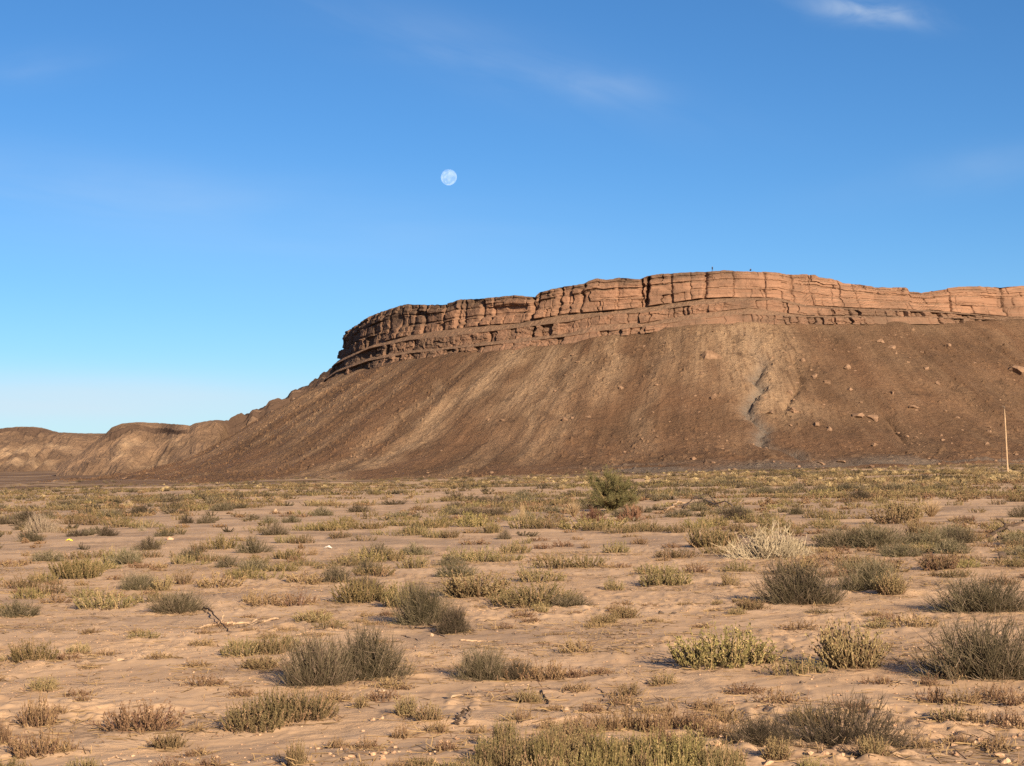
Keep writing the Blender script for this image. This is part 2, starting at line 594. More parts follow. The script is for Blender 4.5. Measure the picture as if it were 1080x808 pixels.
# ------------------------------------------------------------------ the mesa
TOP = [(340, 360), (361.7, 353), (365, 348), (376, 340), (388, 333), (405, 326.5), (424, 321), (465, 321), (475, 319), (482, 316),
       (508, 314.5), (523, 313), (542, 311), (564, 313), (569, 308), (595, 302), (615, 300), (622, 296), (630, 294), (639, 295.6),
       (656, 293), (675, 294.4), (683, 291), (695, 289.4), (728, 287), (745, 287), (764, 285.3), (791, 286), (820, 287.3), (832, 289),
       (863, 288.8), (868, 291.7), (882, 293), (892, 297.7), (916, 300), (928, 302.5), (962, 302.5), (965, 306.6), (977, 308.5),
       (993, 305.6), (1012, 302.5), (1036, 302), (1058, 303), (1080, 301), (1200, 300), (1400, 306)]
MAINB = [(340, 390), (362, 377), (376, 371), (393, 364), (431, 354), (470, 348), (513, 343), (547, 341), (562, 337.5), (600, 331),
         (618, 330), (656, 327), (690, 322.6), (738, 315.4), (767, 314), (820, 314), (850, 322), (900, 325), (980, 327), (1061, 334), (1200, 334), (1400, 336)]
AT = [(340, 393), (354, 384), (388, 368), (432, 359), (484, 354), (540, 347), (600, 340), (632, 333), (680, 330), (728, 322.6),
      (790, 317), (820, 317), (850, 324), (900, 327), (980, 329), (1061, 335), (1200, 335.5), (1400, 338)]
AB = [(340, 401), (354, 391), (388, 378), (432, 370), (484, 365), (540, 358), (600, 352), (632, 342), (680, 341), (728, 332),
      (790, 325), (820, 329), (850, 333), (900, 333), (980, 334), (1061, 337), (1200, 337), (1400, 340)]
BT = [(340, 403), (354, 393), (388, 381), (432, 373), (484, 367.5), (540, 362), (600, 355), (632, 350), (680, 345), (728, 338),
      (790, 332), (820, 333), (850, 335), (900, 335), (980, 335), (1061, 338), (1200, 338), (1400, 342)]
BB = [(330, 412), (340, 407), (354, 398), (388, 389.5), (432, 380), (484, 374), (542, 370), (557, 367), (600, 363), (632, 357),
      (680, 352), (728, 345), (790, 342), (850, 342.5), (926, 342), (988, 342), (1044, 341), (1080, 340), (1200, 340), (1400, 344)]


def curve(tab, px):
    t = np.array(tab, float)
    return np.interp(px, t[:, 0], t[:, 1])


def build_rim():
    pts = []
    cx, cy, r = 88.0, 805.0, 165.0
    for a in np.arange(60, 181, 2):            # back-left arc, hidden
        a_ = math.radians(a)
        pts.append((cx + r * math.cos(a_), cy + r * math.sin(a_)))
    for a in np.arange(182, 270, 2):
        a_ = math.radians(a)
        pts.append((cx + r * math.cos(a_), cy + r * math.sin(a_)))
    pts += [(88, 640), (100, 640.4), (125, 645), (150, 655), (180, 671), (204, 684), (240, 702), (300, 728), (380, 755), (460, 772), (520, 790),
            (560, 830), (565, 880), (530, 925), (450, 945), (330, 950), (240, 952)]
    P = np.array(pts, float)
    P = np.vstack([P, P[:1]])
    s = np.concatenate([[0], np.cumsum(np.hypot(*np.diff(P, axis=0).T))])
    L = s[-1]
    fine = np.arange(0, L, 0.5)
    X = np.interp(fine, s, P[:, 0])
    Y = np.interp(fine, s, P[:, 1])
    k = np.hanning(49)
    k /= k.sum()
    pad = 24
    X = np.convolve(np.r_[X[-pad:], X, X[:pad]], k, 'valid')
    Y = np.convolve(np.r_[Y[-pad:], Y, Y[:pad]], k, 'valid')
    return fine, X, Y, L


RS, RX, RY, RL = build_rim()


def rim_at(s):
    """position, outward normal of the rim at arc length s"""
    s = np.mod(s, RL)
    x = np.interp(s, RS, RX, period=RL)
    y = np.interp(s, RS, RY, period=RL)
    e = 1.5
    dx = np.interp(s + e, RS, RX, period=RL) - np.interp(s - e, RS, RX, period=RL)
    dy = np.interp(s + e, RS, RY, period=RL) - np.interp(s - e, RS, RY, period=RL)
    l = np.hypot(dx, dy)
    return x, y, dy / l, -dx / l


_rp = px_of(RX, RY)
_front = (RY < 812) & (RX < 470)
s_tan = RS[_front][np.argmin(_rp[_front])]           # where the sight line grazes the west end
s_end = RS[_front].max()
_fs = RS[(RS >= s_tan) & (RS <= s_end)]
_fp = px_of(*rim_at(_fs)[:2])


def s_of_px(px):
    return np.interp(px, _fp, _fs)


def zline(tab, off, s):
    """Height of a bench line at outward offset off so that it is seen on its line in the photograph."""
    x, y, nx, ny = rim_at(s)
    X, Y = x + nx * off, y + ny * off
    hid = (s < s_tan) | (s > s_end)
    sc = np.where(s > s_end + 0.0, s_end, np.where(s < s_tan, s_tan, s))
    x2, y2, nx2, ny2 = rim_at(sc)
    X2, Y2 = x2 + nx2 * off, y2 + ny2 * off
    z = z_of(curve(tab, px_of(X2, Y2)), Y2)
    back = np.clip((s_tan - s) / 120.0, 0, 1)
    return z - 7 * back


MESA = {}


def build_mesa():
    s1 = s_tan - 45
    s2 = s_of_px(1135)
    sv = np.arange(s1, s2, 0.24)
    sb = np.arange(s2, s1 + RL, 3.0)
    S = np.concatenate([sv, sb])
    S = np.where(S > RL, S, S)
    n = len(S)
    Sm = np.where(S >= RL, S - RL, S)
    x, y, nx, ny = rim_at(Sm)
    fac = np.clip(-ny * 1.0 + 0.15, 0.15, 1)      # how much a bench faces the viewer
    # ring offsets
    O = [0.0, 2.2, 6.5, 7.6, 10.2, 11.4]
    zt = zline(TOP, O[0], Sm)
    zs = [zt, zline(MAINB, O[1], Sm), zline(AT, O[2], Sm), zline(AB, O[3], Sm), zline(BT, O[4], Sm), zline(BB, O[5], Sm)]
    for i in range(1, 6):                           # keep the lines in order
        zs[i] = np.minimum(zs[i], zs[i - 1] - (0.25 if i % 2 == 0 else 0.8))
    k = np.hanning(9)
    k /= k.sum()
    zs = [zs[0]] + [np.convolve(np.pad(z, 4, mode='edge'), k, 'valid') for z in zs[1:]]
    r_ = np.random.default_rng(4)

    def cracks(lo, hi, seed):
        q = np.random.default_rng(seed)
        c = [s1 - 30]
        while c[-1] < s1 + RL + 40:
            c.append(c[-1] + q.uniform(lo, hi) * (0.6 + 0.9 * q.random()))
        return np.array(c)

    def block(s, c, seed):
        i = np.searchsorted(c, s) - 1
        i = np.clip(i, 0, len(c) - 2)
        d = np.minimum(s - c[i], c[i + 1] - s)
        return i, d, hash01(i + 7, i * 0, i * 0, seed), hash01(i + 99, i * 0, i * 0, seed + 5), (s - c[i]) / (c[i + 1] - c[i])

    major = cracks(7, 17, 1)
    hand = s_of_px(np.array([366, 372, 381, 389, 397, 412, 424, 438, 449, 470, 491, 509, 563, 567, 592, 616, 678, 683.5, 709, 745, 836, 1059]))
    hand_d = np.array([2.2, 2.0, 2.0, 1.8, 1.6, 1.4, 1.4, 1.6, 2.0, 1.6, 1.4, 1.6, 3.0, 2.0, 2.2, 1.8, 2.5, 3.5, 1.2, 1.8, 1.2, 4.0])
    wmaj = np.array([noise(np.array([i * 1.7]), 0.5, seed=91)[0] for i in range(len(major))])

    rows_x, rows_y, rows_z, seg_id, varn = [], [], [], [], []

    def add(px_, py_, pz_, sid, v):
        rows_x.append(px_)
        rows_y.append(py_)
        rows_z.append(pz_)
        seg_id.append(sid)
        varn.append(v)

    spx = px_of(x, y)
    west = np.clip((560 - spx) / 160, 0, 1) * ((S >= s1) & (S < s_end))
    # segments 0: main cliff, 1: shelf, 2: ledge, 3: shelf, 4: ledge
    nrow = [52, 12, 20, 8, 16]
    bed_edges = np.array([0, .10, .15, .31, .35, .60, .66, .84, 1.0])
    bed_off = np.array([.45, .15, .75, .10, .65, .35, .85, 1.35])
    for k_ in range(5):
        Nr = nrow[k_]
        for ri in range(Nr + (1 if k_ == 4 else 0)):
            f = ri / Nr
            z = zs[k_] * (1 - f) + zs[k_ + 1] * f
            off = O[k_] * (1 - f) + O[k_ + 1] * f
            H = zs[k_] - zs[k_ + 1]
            wob = 0.55 * noise(S / 2.3, z / 1.2, seed=14)
            sw = S + wob
            if k_ == 0:
                ff = f + 0.028 * fbm(S / 14, 0 * S, oct=3, seed=33) + 0.01 * noise(S / 2, z, seed=3)
                b = np.clip(np.searchsorted(bed_edges, np.clip(ff, 0, .999)) - 1, 0, 7)
                eb = np.minimum(np.abs(ff - bed_edges[b]), np.abs(bed_edges[b + 1] - ff)) * H
                i, d, h1, h2, t = block(sw, major, 3)
                disp = (h1 - 0.5) * 2.0 + (h2 - 0.5) * 1.6 * (t - 0.5)
                disp -= 2.0 * h2 ** 2 * np.exp(-(d / 0.45) ** 2)
                # smaller joints, differing between groups of beds
                grp = np.where(ff < .22, 0, np.where(ff < .36, 1, np.where(ff < .70, 2, 3)))
                for gidx, (lo, hi) in enumerate(((4, 10), (6, 16), (7, 18), (2.5, 7))):
                    c = cracks(lo, hi, 20 + gidx)
                    i2, d2, g1, g2, t2 = block(sw, c, 40 + gidx)
                    w_ = grp == gidx
                    disp = disp + w_ * ((g1 - 0.5) * 1.1 - 0.7 * (g2 > .55) * np.exp(-(d2 / 0.3) ** 2))
                    # some blocks have fallen out
                    disp = disp - w_ * (g2 > 0.86) * 1.1
                disp += bed_off[b] * 1.15 + (hash01(i + b * 31, b, b * 0, 8) - .5) * 0.7
                disp -= 0.30 * np.exp(-(eb / 0.12) ** 2) * smooth(-.3, .3, noise(S / 6, b * 3.1, seed=15))
                disp = disp * (1 - .45 * smooth(690, 800, spx))
                for hs, hd in zip(hand, hand_d):
                    lean = hs + 0.5 * (hash01(np.array([int(hs)]), np.array([1]), np.array([1]), 2)[0] - .5) * (f - .5) * 5
                    disp -= hd * np.exp(-((sw - lean) / 0.7) ** 2)
                disp += 1.0 * fbm(S / 6.5, z / 4.5, oct=5, seed=52, gain=.5)
                disp = disp * np.clip(ri / 2.0, 0.25, 1) - 1.6 * west
                # right part: cliff breaks into many thin benches
                rb = smooth(800, 860, spx) * (1 - smooth(985, 1000, spx))
                step = (np.floor(ff * 10 + 2.6 * noise(S / 7, 0 * S, seed=77) + .6 * noise(S / 1.8, z / 2, seed=78)) + .8 * noise(S / 3, z, seed=79)) / 10
                disp += rb * (step - 1) * 2.6
                v = np.clip(0.95 - ff * 2.6, 0, 1) * (0.95 - 0.65 * smooth(700, 860, spx)) + 0.75 * west + 0.2 * fbm(S / 9, z / 4, oct=2, seed=8)
                vv = np.clip(v, 0, 1)
                if ri == 0:
                    z = z + (h1 - .5) * 0.35 + 0.18 * fbm(S / 1.6, 0 * S, oct=3, seed=71)
            elif k_ in (2, 4):
                c = cracks(0.9, 4.2, 60 + k_)
                i2, d2, g1, g2, t2 = block(sw, c, 70 + k_)
                disp = (g1 - .5) * 1.6 - 0.95 * (g2 > .6) * np.exp(-(d2 / 0.32) ** 2) - 1.2 * (g2 > .8)
                lay = np.floor(f * 3 + 0.6 * noise(S / 5, 0 * S, seed=5))
                disp += (hash01(i2 + 3, lay.astype(int) + 5, i2 * 0, 6) - .5) * 0.7
                disp += 0.75 * fbm(S / 2.2, z / 1.2, oct=4, seed=55, gain=.62)
                disp += 1.2 * noise(S / 12, 0 * S, seed=58) - 1.2 * west
                # ledges are buried by rubble here and there
                bury = smooth(0.05, 0.4, noise(S / 16, k_ + 0 * S, seed=59)) * (0.8 if k_ == 4 else 0.45)
                disp = disp * (1 - bury)
                off = off + bury * (f - .5) * 1.0
                vv = np.clip(0.35 + 0.6 * west + 0.25 * fbm(S / 7, z / 2, oct=2, seed=18), 0, 1) * np.ones(n)
            else:
                disp = 0.35 * fbm(S / 1.2, off / 1.0 + 0 * S, oct=4, seed=65) * math.sin(math.pi * min(max(f, 0.02), 1))
                z = z + 0.45 * np.maximum(0, fbm(S / 1.1, off / 0.9 + 0 * S, oct=3, seed=66)) * math.sin(math.pi * f)
                vv = np.full(n, 0.3)
            add(x + nx * (off + disp), y + ny * (off + disp), z, k_, vv)
    ncl = len(rows_x)
    # plateau top: rings drawn in towards the spine of the mesa
    spx_ = np.clip(x, 88, 430)
    spy_ = 806 + 0.22 * (spx_ - 88)
    top_rows = []
    for f in (0.006, 0.012, 0.025, 0.05, 0.1, 0.2, 0.4, 0.7, 1.0)[::-1]:
        X = rows_x[0] * (1 - f) + spx_ * f
        Y = rows_y[0] * (1 - f) + spy_ * f
        dist = np.hypot(X - rows_x[0], Y - rows_y[0])
        Z = rows_z[0] + 0.15 * fbm(X / 3, Y / 3, oct=3, seed=88) - 0.25 - 0.004 * dist
        Z = Z * (1 - f) + f * 60.0
        top_rows.append((X, Y, Z))
    V = []
    for t in top_rows:
        V.append(np.stack(t, -1))
    for a, b, c in zip(rows_x, rows_y, rows_z):
        V.append(np.stack([a, b, c], -1))
    nr = len(V)
    V = np.concatenate(V)
    va = np.concatenate([np.full(n * len(top_rows), .5)] + varn)
    ob = mesh_np('cliff', V, grid_faces(nr, n, wrap=True)[:, ::-1], [M['cliff']], attrs=dict(varnish=va))
    tag(ob, kind='structure')

    # ---- talus slope below the ledges
    PROF_R = np.array([0, 15, 30, 50, 71, 85, 100, 130, 170, 230, 300, 420]) / 55
    PROF_D = np.array([0, 9.2, 18, 29.5, 41.5, 47.0, 51.0, 55.6, 58.5, 60.5, 62, 64]) / 55
    sv = np.arange(s1 - 20, s2 + 10, 0.42)
    sb = np.arange(s2 + 10, s1 - 20 + RL, 4.0)
    S = np.concatenate([sv, sb])
    n = len(S)
    Sm = np.mod(S, RL)
    x, y, nx, ny = rim_at(Sm)
    # average the normal a little so that fall lines do not cross
    z0 = zline(BB, O[5], Sm)
    z0 = np.convolve(np.pad(z0, 4, mode='wrap'), k, 'valid') + 0.35 + 0.9 * fbm(S / 9, 0 * S, oct=3, seed=99)
    foot = np.where(x < 560, zg(np.clip(x + nx * 130, -300, 600), np.clip(y + ny * 130, 300, 620), False), -12)
    H = z0 - foot
    rr = np.concatenate([np.arange(-2.2, 130, 0.42), np.arange(130, 300, 2.5)])
    Rr, Ss = np.meshgrid(rr, S, indexing='ij')
    Hh = H[None, :]
    drop = np.interp(np.maximum(Rr, 0) / Hh, PROF_R, PROF_D) * Hh + np.minimum(Rr, 0) * 0.3
    # soften the knots
    X = x[None, :] + nx[None, :] * (O[5] + Rr)
    Y = y[None, :] + ny[None, :] * (O[5] + Rr)
    Z = z0[None, :] - drop
    env = smooth(0, 14, Rr) * (1 - 0.6 * smooth(75, 130, Rr))
    wig = 1.4 * noise(Rr / 22, Ss / 30, seed=101)
    SS = Ss + wig
    g1 = fbm(SS / 11, Rr / 60, oct=3, seed=110, ridged=True)
    g2 = fbm(SS / 3.2, Rr / 26, oct=3, seed=120, ridged=True)
    Z = Z + env * (0.75 * g1 + 0.25 * g2)
    Z = Z + smooth(0, 3, Rr) * (0.45 * fbm(X / 3.6, Y / 3.6, Z / 3.6, oct=5, seed=130, gain=.65) + 0.8 * fbm(X / 11, Y / 11, Z / 11, oct=2, seed=133))
    rb = noise(X / 1.15, Y / 1.15, Z / 1.15, seed=140)
    dens = smooth(-0.2, 0.5, noise(Ss / 18, Rr / 25, seed=141))
    Z = Z + smooth(1, 5, Rr) * 0.85 * np.maximum(0, rb - 0.50) * (0.5 + dens) * 1.6
    # the grey washed-out gully, meandering down from the pale band at the top
    sg = float(s_of_px(789))
    mean = sg - 3.5 + 2.6 * np.sin(Rr / 13.0) + 0.02 * (Rr - 40) + 2.0 * noise(Rr / 6, 0 * Rr, seed=150)
    gw = (0.25 * smooth(1, 8, Rr) + 0.75 * smooth(14, 36, Rr)) * (1 - smooth(84, 110, Rr))
    q = np.abs(Ss - mean)
    Z = Z - gw * 3.2 * np.exp(-(q / 1.7) ** 1.5)
    mean2 = sg + 11 - 0.22 * (Rr - 20) + 1.2 * np.sin(Rr / 5)
    q2 = np.abs(Ss - mean2)
    gw2 = smooth(18, 26, Rr) * (1 - smooth(52, 58, Rr))
    Z = Z - gw2 * 1.8 * np.exp(-(q2 / 1.1) ** 1.5)
    mean3 = sg + 23 + 1.5 * np.sin(Rr / 8)
    Z = Z - smooth(50, 58, Rr) * (1 - smooth(72, 84, Rr)) * 1.4 * np.exp(-(np.abs(Ss - mean3) / 1.0) ** 1.5)
    pale = np.zeros_like(Z)
    for (p0, w_, r0, r1, a_) in ((560, 7, 0, 42, .95), (545, 4, 30, 125, .8), (600, 6, 0, 52, .85), (622, 2.5, 5, 80, .6), (640, 3, 12, 95, .6),
                                 (662, 4, 0, 52, .7), (700, 3, 20, 100, .4), (715, 5, 0, 40, .5), (740, 4, 0, 48, .6), (765, 6.5, 0, 52, .85), (790, 8.5, 0, 66, .95),
                                 (812, 4, 0, 40, .5), (440, 4, 4, 60, .45), (400, 5, 2, 55, .6), (482, 2.5, 12, 90, .35), (380, 3, 10, 60, .5),
                                 (520, 3, 20, 120, .5), (860, 9, 0, 10, .5), (950, 12, 0, 8, .6), (1010, 3, 5, 30, .25), (900, 3, 15, 60, .2)):
        s0 = float(s_of_px(p0))
        ss = Ss + 2.5 * noise(Rr / 9, p0 + 0 * Rr, seed=160)
        wv = w_ * (1 + 0.4 * noise(Rr / 7, p0 + 0 * Rr, seed=161))
        pale = np.maximum(pale, a_ * np.exp(-((ss - s0) / wv) ** 2) * smooth(r0 - 6, r0 + 4, Rr) * (1 - smooth(r1 - 20, r1 + 6, Rr)))
    rightside = smooth(s_of_px(640), s_of_px(900), Ss)
    pale = np.maximum(pale, 0.30 * smooth(.1, .5, noise(Ss / 7, Rr / 40, seed=170)) * (1 - 0.6 * rightside))
    grey = gw * np.exp(-(q / 1.9) ** 2) * 0.9
    grey = np.maximum(grey, 0.7 * smooth(95, 112, Rr) * smooth(s_of_px(600), s_of_px(700), Ss) * smooth(-.2, .3, noise(Ss / 14, Rr / 4, seed=171)))
    pale = np.maximum(pale, 0.8 * smooth(104, 116, Rr) * smooth(.1, .4, noise(Ss / 10, Rr / 5, seed=172)))
    V = np.stack([X, Y, Z], -1).reshape(-1, 3)
    ob = mesh_np('mesa_slope', V, grid_faces(len(rr), n, wrap=True), [M['talus']],
                 attrs=dict(arc=SS.ravel(), run=Rr.ravel(), pale=pale.ravel(), grey=grey.ravel()))
    tag(ob, kind='structure')
    MESA['V'] = V.reshape(len(rr), n, 3)[:, :len(sv)]
    MESA['px'] = px_of(MESA['V'][..., 0], MESA['V'][..., 1])
    vy = MESA['V'][..., 1]
    MESA['py'] = HORIZON - (MESA['V'][..., 2] - CAMZ) / vy * F


build_mesa()


def on_slope(px, py):
    d = (MESA['px'] - px) ** 2 + (MESA['py'] - py) ** 2
    d = d + (MESA['V'][..., 1] > 780) * 1e4
    i = np.unravel_index(np.argmin(d), d.shape)
    return MESA['V'][i]


# ------------------------------------------------------------------ hills to the west
def build_hills(name, crest, dist, run, slope, px0, px1, seed, ledges, pale_spots=(), back=160):
    """A ridge with an eroded front; crest = photo line of its skyline, dist = metres to the crest."""
    pxs = np.arange(px0, px1, 0.9)
    t = (pxs - CX) / F
    dcr = dist + 14 * noise(pxs / 40, 0 * pxs, seed=seed)
    fr = np.concatenate([-np.linspace(run, 0, 220)[:-1], np.linspace(0, back, 20)])    # metres in front of / behind the crest
    Fm, T = np.meshgrid(fr, t, indexing='ij')
    Pm = T * F + CX
    Dc = np.broadcast_to(dcr, Fm.shape)
    y = Dc + Fm
    x = T * y
    zc = z_of(curve(crest, Pm), Dc)
    a = np.maximum(-Fm, 0)
    ledge = np.zeros_like(Fm)
    drop = a * slope * (1 - 0.25 * smooth(run * .5, run, a))
    for (l0, l1, off, h) in ledges:
        m_ = smooth(l0 - 6, l0 + 6, Pm) * (1 - smooth(l1 - 6, l1 + 6, Pm))
        o2 = off + 1.5 * noise(x / 9, 0 * x, seed=seed + 4)
        step = smooth(o2, o2 + 0.9 + 0.5 * noise(x / 3, 0 * x, seed=seed + 5), a)
        drop = drop + m_ * h * step * (0.8 + 0.5 * noise(x / 5, 0 * x, seed=seed + 6))
        ledge = np.maximum(ledge, m_ * smooth(o2 - 1.5, o2 - .3, a + .3) * (1 - smooth(o2 + 1.8, o2 + 3.6, a)))
    drop = np.where(Fm > 0, Fm * 0.25, drop)
    z = zc - drop
    e = smooth(0, 14, a) * 1.0
    wx = x + 5 * noise(y / 15, x / 25, seed=seed + 8)
    z = z + e * (2.6 * fbm(wx / 11, y / 45, oct=5, seed=seed + 1, ridged=True, gain=.6) + 2.0 * fbm(x / 30, y / 30, oct=4, seed=seed + 2))
    z = z + 0.45 * fbm(x / 3.5, y / 3.5, z / 2.5, oct=4, seed=seed + 3, gain=.6) + 0.8 * ledge * fbm(x / 2.2, y / 2.2, oct=3, seed=seed + 9)
    pale = np.zeros_like(z)
    for (p0, a0, wp, wa, st) in pale_spots:
        pale = np.maximum(pale, st * np.exp(-((Pm - p0) / wp) ** 2 - ((a - a0) / wa) ** 2))
    V = np.stack([x, y, z], -1).reshape(-1, 3)
    ob = mesh_np(name, V, grid_faces(len(fr), len(pxs)), [M['hill']], attrs=dict(ledge=ledge.ravel(), pale=pale.ravel()))
    tag(ob, kind='structure')
    return ob


build_hills('hill', [(-420, 430), (-200, 440), (-60, 455), (0, 452), (15, 450.5), (35, 450), (48, 452), (62, 456), (90, 457), (112, 457), (150, 460), (260, 462), (420, 470)],
            1180, 260, 0.235, -420, 380, 200, [(-20, 55, 3, 2.0), (20, 48, 9, 1.5)], [(10, 62, 30, 8, .95), (60, 46, 16, 7, .7), (95, 58, 18, 10, .5), (30, 92, 40, 8, .7), (-60, 60, 30, 12, .7)])
build_hills('spur', [(60, 490), (86, 478), (100, 466), (112, 457), (118, 451), (128, 447), (145, 445), (160, 446), (175, 446.5), (200, 449), (207, 446), (225, 443), (245, 439),
                     (262, 431.5), (275, 425.5), (290, 419.5), (304, 413), (308, 407.5), (325, 401.5), (335, 396.5), (345, 389.5), (352, 386), (365, 384), (420, 384)],
            905, 120, 0.34, 60, 420, 300, [(232, 420, 0.0, 4.0), (238, 420, 5.5, 3.0), (112, 150, 7, 2.0), (150, 200, 8.0, 1.2)], [(140, 30, 16, 7, .95), (128, 45, 10, 6, .8), (180, 26, 12, 8, .5), (160, 60, 30, 8, .5)])
#PART2
# ------------------------------------------------------------------ plant builders


class Geo:
    def __init__(s):
        s.V, s.F4, s.F3, s.T, s.A, s.n = [], [], [], [], [], 0

    def add(s, V, F4=None, F3=None, tint=None, along=None):
        if F4 is not None and len(F4):
            s.F4.append(F4 + s.n)
        if F3 is not None and len(F3):
            s.F3.append(F3 + s.n)
        s.V.append(V)
        s.T.append(tint)
        s.A.append(along)
        s.n += len(V)

    def tubes(s, P, rad, sides=3, tint=None, along=None):
        """P (n,k,3) centre lines, rad (n,k) radii."""
        n, k, _ = P.shape
        ax = P[:, -1] - P[:, 0]
        ax /= np.linalg.norm(ax, axis=1, keepdims=True) + 1e-9
        up = np.where(np.abs(ax[:, 2:3]) < 0.8, np.array([[0, 0, 1.0]]), np.array([[1.0, 0, 0]]))
        u = np.cross(ax, up)
        u /= np.linalg.norm(u, axis=1, keepdims=True) + 1e-9
        v = np.cross(ax, u)
        th = np.arange(sides) * 2 * math.pi / sides
        ring = u[:, None, None, :] * np.cos(th)[None, None, :, None] + v[:, None, None, :] * np.sin(th)[None, None, :, None]
        V = P[:, :, None, :] + ring * rad[:, :, None, None]
        V = V.reshape(-1, 3)
        base = (np.arange(n) * k * sides)[:, None, None]
        i = (np.arange(k - 1) * sides)[None, :, None]
        j = np.arange(sides)[None, None, :]
        j2 = (j + 1) % sides
        a = base + i + j
        b = base + i + j2
        Fq = np.stack([a, b, b + sides, a + sides], -1).reshape(-1, 4)
        if tint is None:
            tint = rng.random(n)
        T = np.repeat(tint, k * sides)
        if along is None:
            along = np.broadcast_to(np.linspace(0, 1, k)[None], (n, k))
        A = np.repeat(along.reshape(-1), sides)
        s.add(V, Fq, None, T, A)

    def leaves(s, C, D, ln, wd, tint, along):
        """Small pointed leaves: C (n,3) foot, D (n,3) direction; each a folded diamond."""
        n = len(C)
        up = rng.normal(size=(n, 3))
        sd = np.cross(D, up)
        sd /= np.linalg.norm(sd, axis=1, keepdims=True) + 1e-9
        nn = np.cross(sd, D)
        mid = C + D * (ln * .5)[:, None]
        V = np.stack([C, mid + sd * wd[:, None], C + D * ln[:, None], mid - sd * wd[:, None], mid + nn * wd[:, None] * .6], 1).reshape(-1, 3)
        b = (np.arange(n) * 5)[:, None]
        F3 = np.concatenate([b + np.array([[0, 1, 4]]), b + np.array([[1, 2, 4]]), b + np.array([[2, 3, 4]]), b + np.array([[3, 0, 4]])])
        s.add(V, None, F3, np.repeat(tint, 5), np.repeat(along, 5))

    def build(s, name, mat, parent=None, link=True):
        V = np.concatenate(s.V)
        Fs = []
        if s.F4:
            Fs.append(np.concatenate(s.F4))
        if s.F3:
            Fs.append(np.concatenate(s.F3))
        return mesh_np(name, V, Fs, [mat], parent, dict(tint=np.concatenate(s.T), along=np.concatenate(s.A)))


def unit(v):
    return v / (np.linalg.norm(v, axis=-1, keepdims=True) + 1e-9)


def dome_dirs(n, spread=1.0, zmin=0.12):
    a = rng.uniform(0, 2 * math.pi, n)
    z = rng.uniform(zmin, 1, n) ** (1 / spread)
    r = np.sqrt(1 - z * z)
    return np.stack([r * np.cos(a), r * np.sin(a), z], -1)


def lump(D, k=5, a=.34):
    """uneven outline for a dome of directions"""
    sd = rng.uniform(0, 50)
    return 1 + a * noise(D[:, 0] * 1.8 + sd, D[:, 1] * 1.8, D[:, 2] * 1.8, seed=k) + 0.10 * noise(D[:, 0] * 6 + sd, D[:, 1] * 6, D[:, 2] * 6, seed=k + 1)


def broom(n_main, n_sub, W=1.1, H=0.75, th=0.0032, lean=0.35, flat=1.0, low=0.08):
    """A dense bush of fine upright twigs: main stems fork into thin twigs that end on an uneven dome.
    returns stems (Geo) and foliage twigs (Geo)"""
    st, fo = Geo(), Geo()
    D = dome_dirs(n_main, 1.0, low)
    E = np.stack([D[:, 0] * W / 2, D[:, 1] * W / 2, D[:, 2] * H], -1) * lump(D)[:, None] * rng.uniform(.72, 1.0, (n_main, 1))
    B = np.stack([E[:, 0] * .22, E[:, 1] * .22, np.zeros(n_main) - .03], -1) + rng.normal(0, .02, (n_main, 3)) * [1, 1, 0]
    K = 5
    t = np.linspace(0, 1, K)[None, :, None]
    bend = np.array([0, 0, 1.0]) * (np.linalg.norm(E[:, :2], axis=1) * 0.22)[:, None]
    P = B[:, None] * (1 - t) + E[:, None] * t - bend[:, None] * (np.sin(math.pi * t))
    P = P + rng.normal(0, .008, P.shape) * t
    st.tubes(P, th * 1.9 * (1.25 - t[..., 0]) * np.ones((n_main, 1)), 3, along=np.broadcast_to(np.linspace(0, .5, K), (n_main, K)))
    i = rng.integers(0, n_main, n_sub)
    f = rng.uniform(.12, .95, n_sub)
    seg = np.clip((f * (K - 1)).astype(int), 0, K - 2)
    fr = (f * (K - 1) - seg)[:, None]
    O = P[i, seg] * (1 - fr) + P[i, seg + 1] * fr
    dr = unit(P[i, seg + 1] - P[i, seg])
    dv = unit(dr + rng.normal(0, lean, (n_sub, 3)) + np.array([0, 0, .22]))
    ln = rng.uniform(.10, .26, n_sub) * H / .75
    K2 = 3
    t2 = np.linspace(0, 1, K2)[None, :, None]
    Q = O[:, None] + dv[:, None] * ln[:, None, None] * t2 + np.array([0, 0, .05]) * (t2 ** 2) * H
    Q[..., 2] = np.maximum(Q[..., 2], 0.0)
    fo.tubes(Q, th * (1.15 - .75 * t2[..., 0]) * np.ones((n_sub, 1)), 3, along=np.clip(.35 + .65 * np.broadcast_to(np.linspace(0, 1, K2), (n_sub, K2)), 0, 1))
    return st, fo


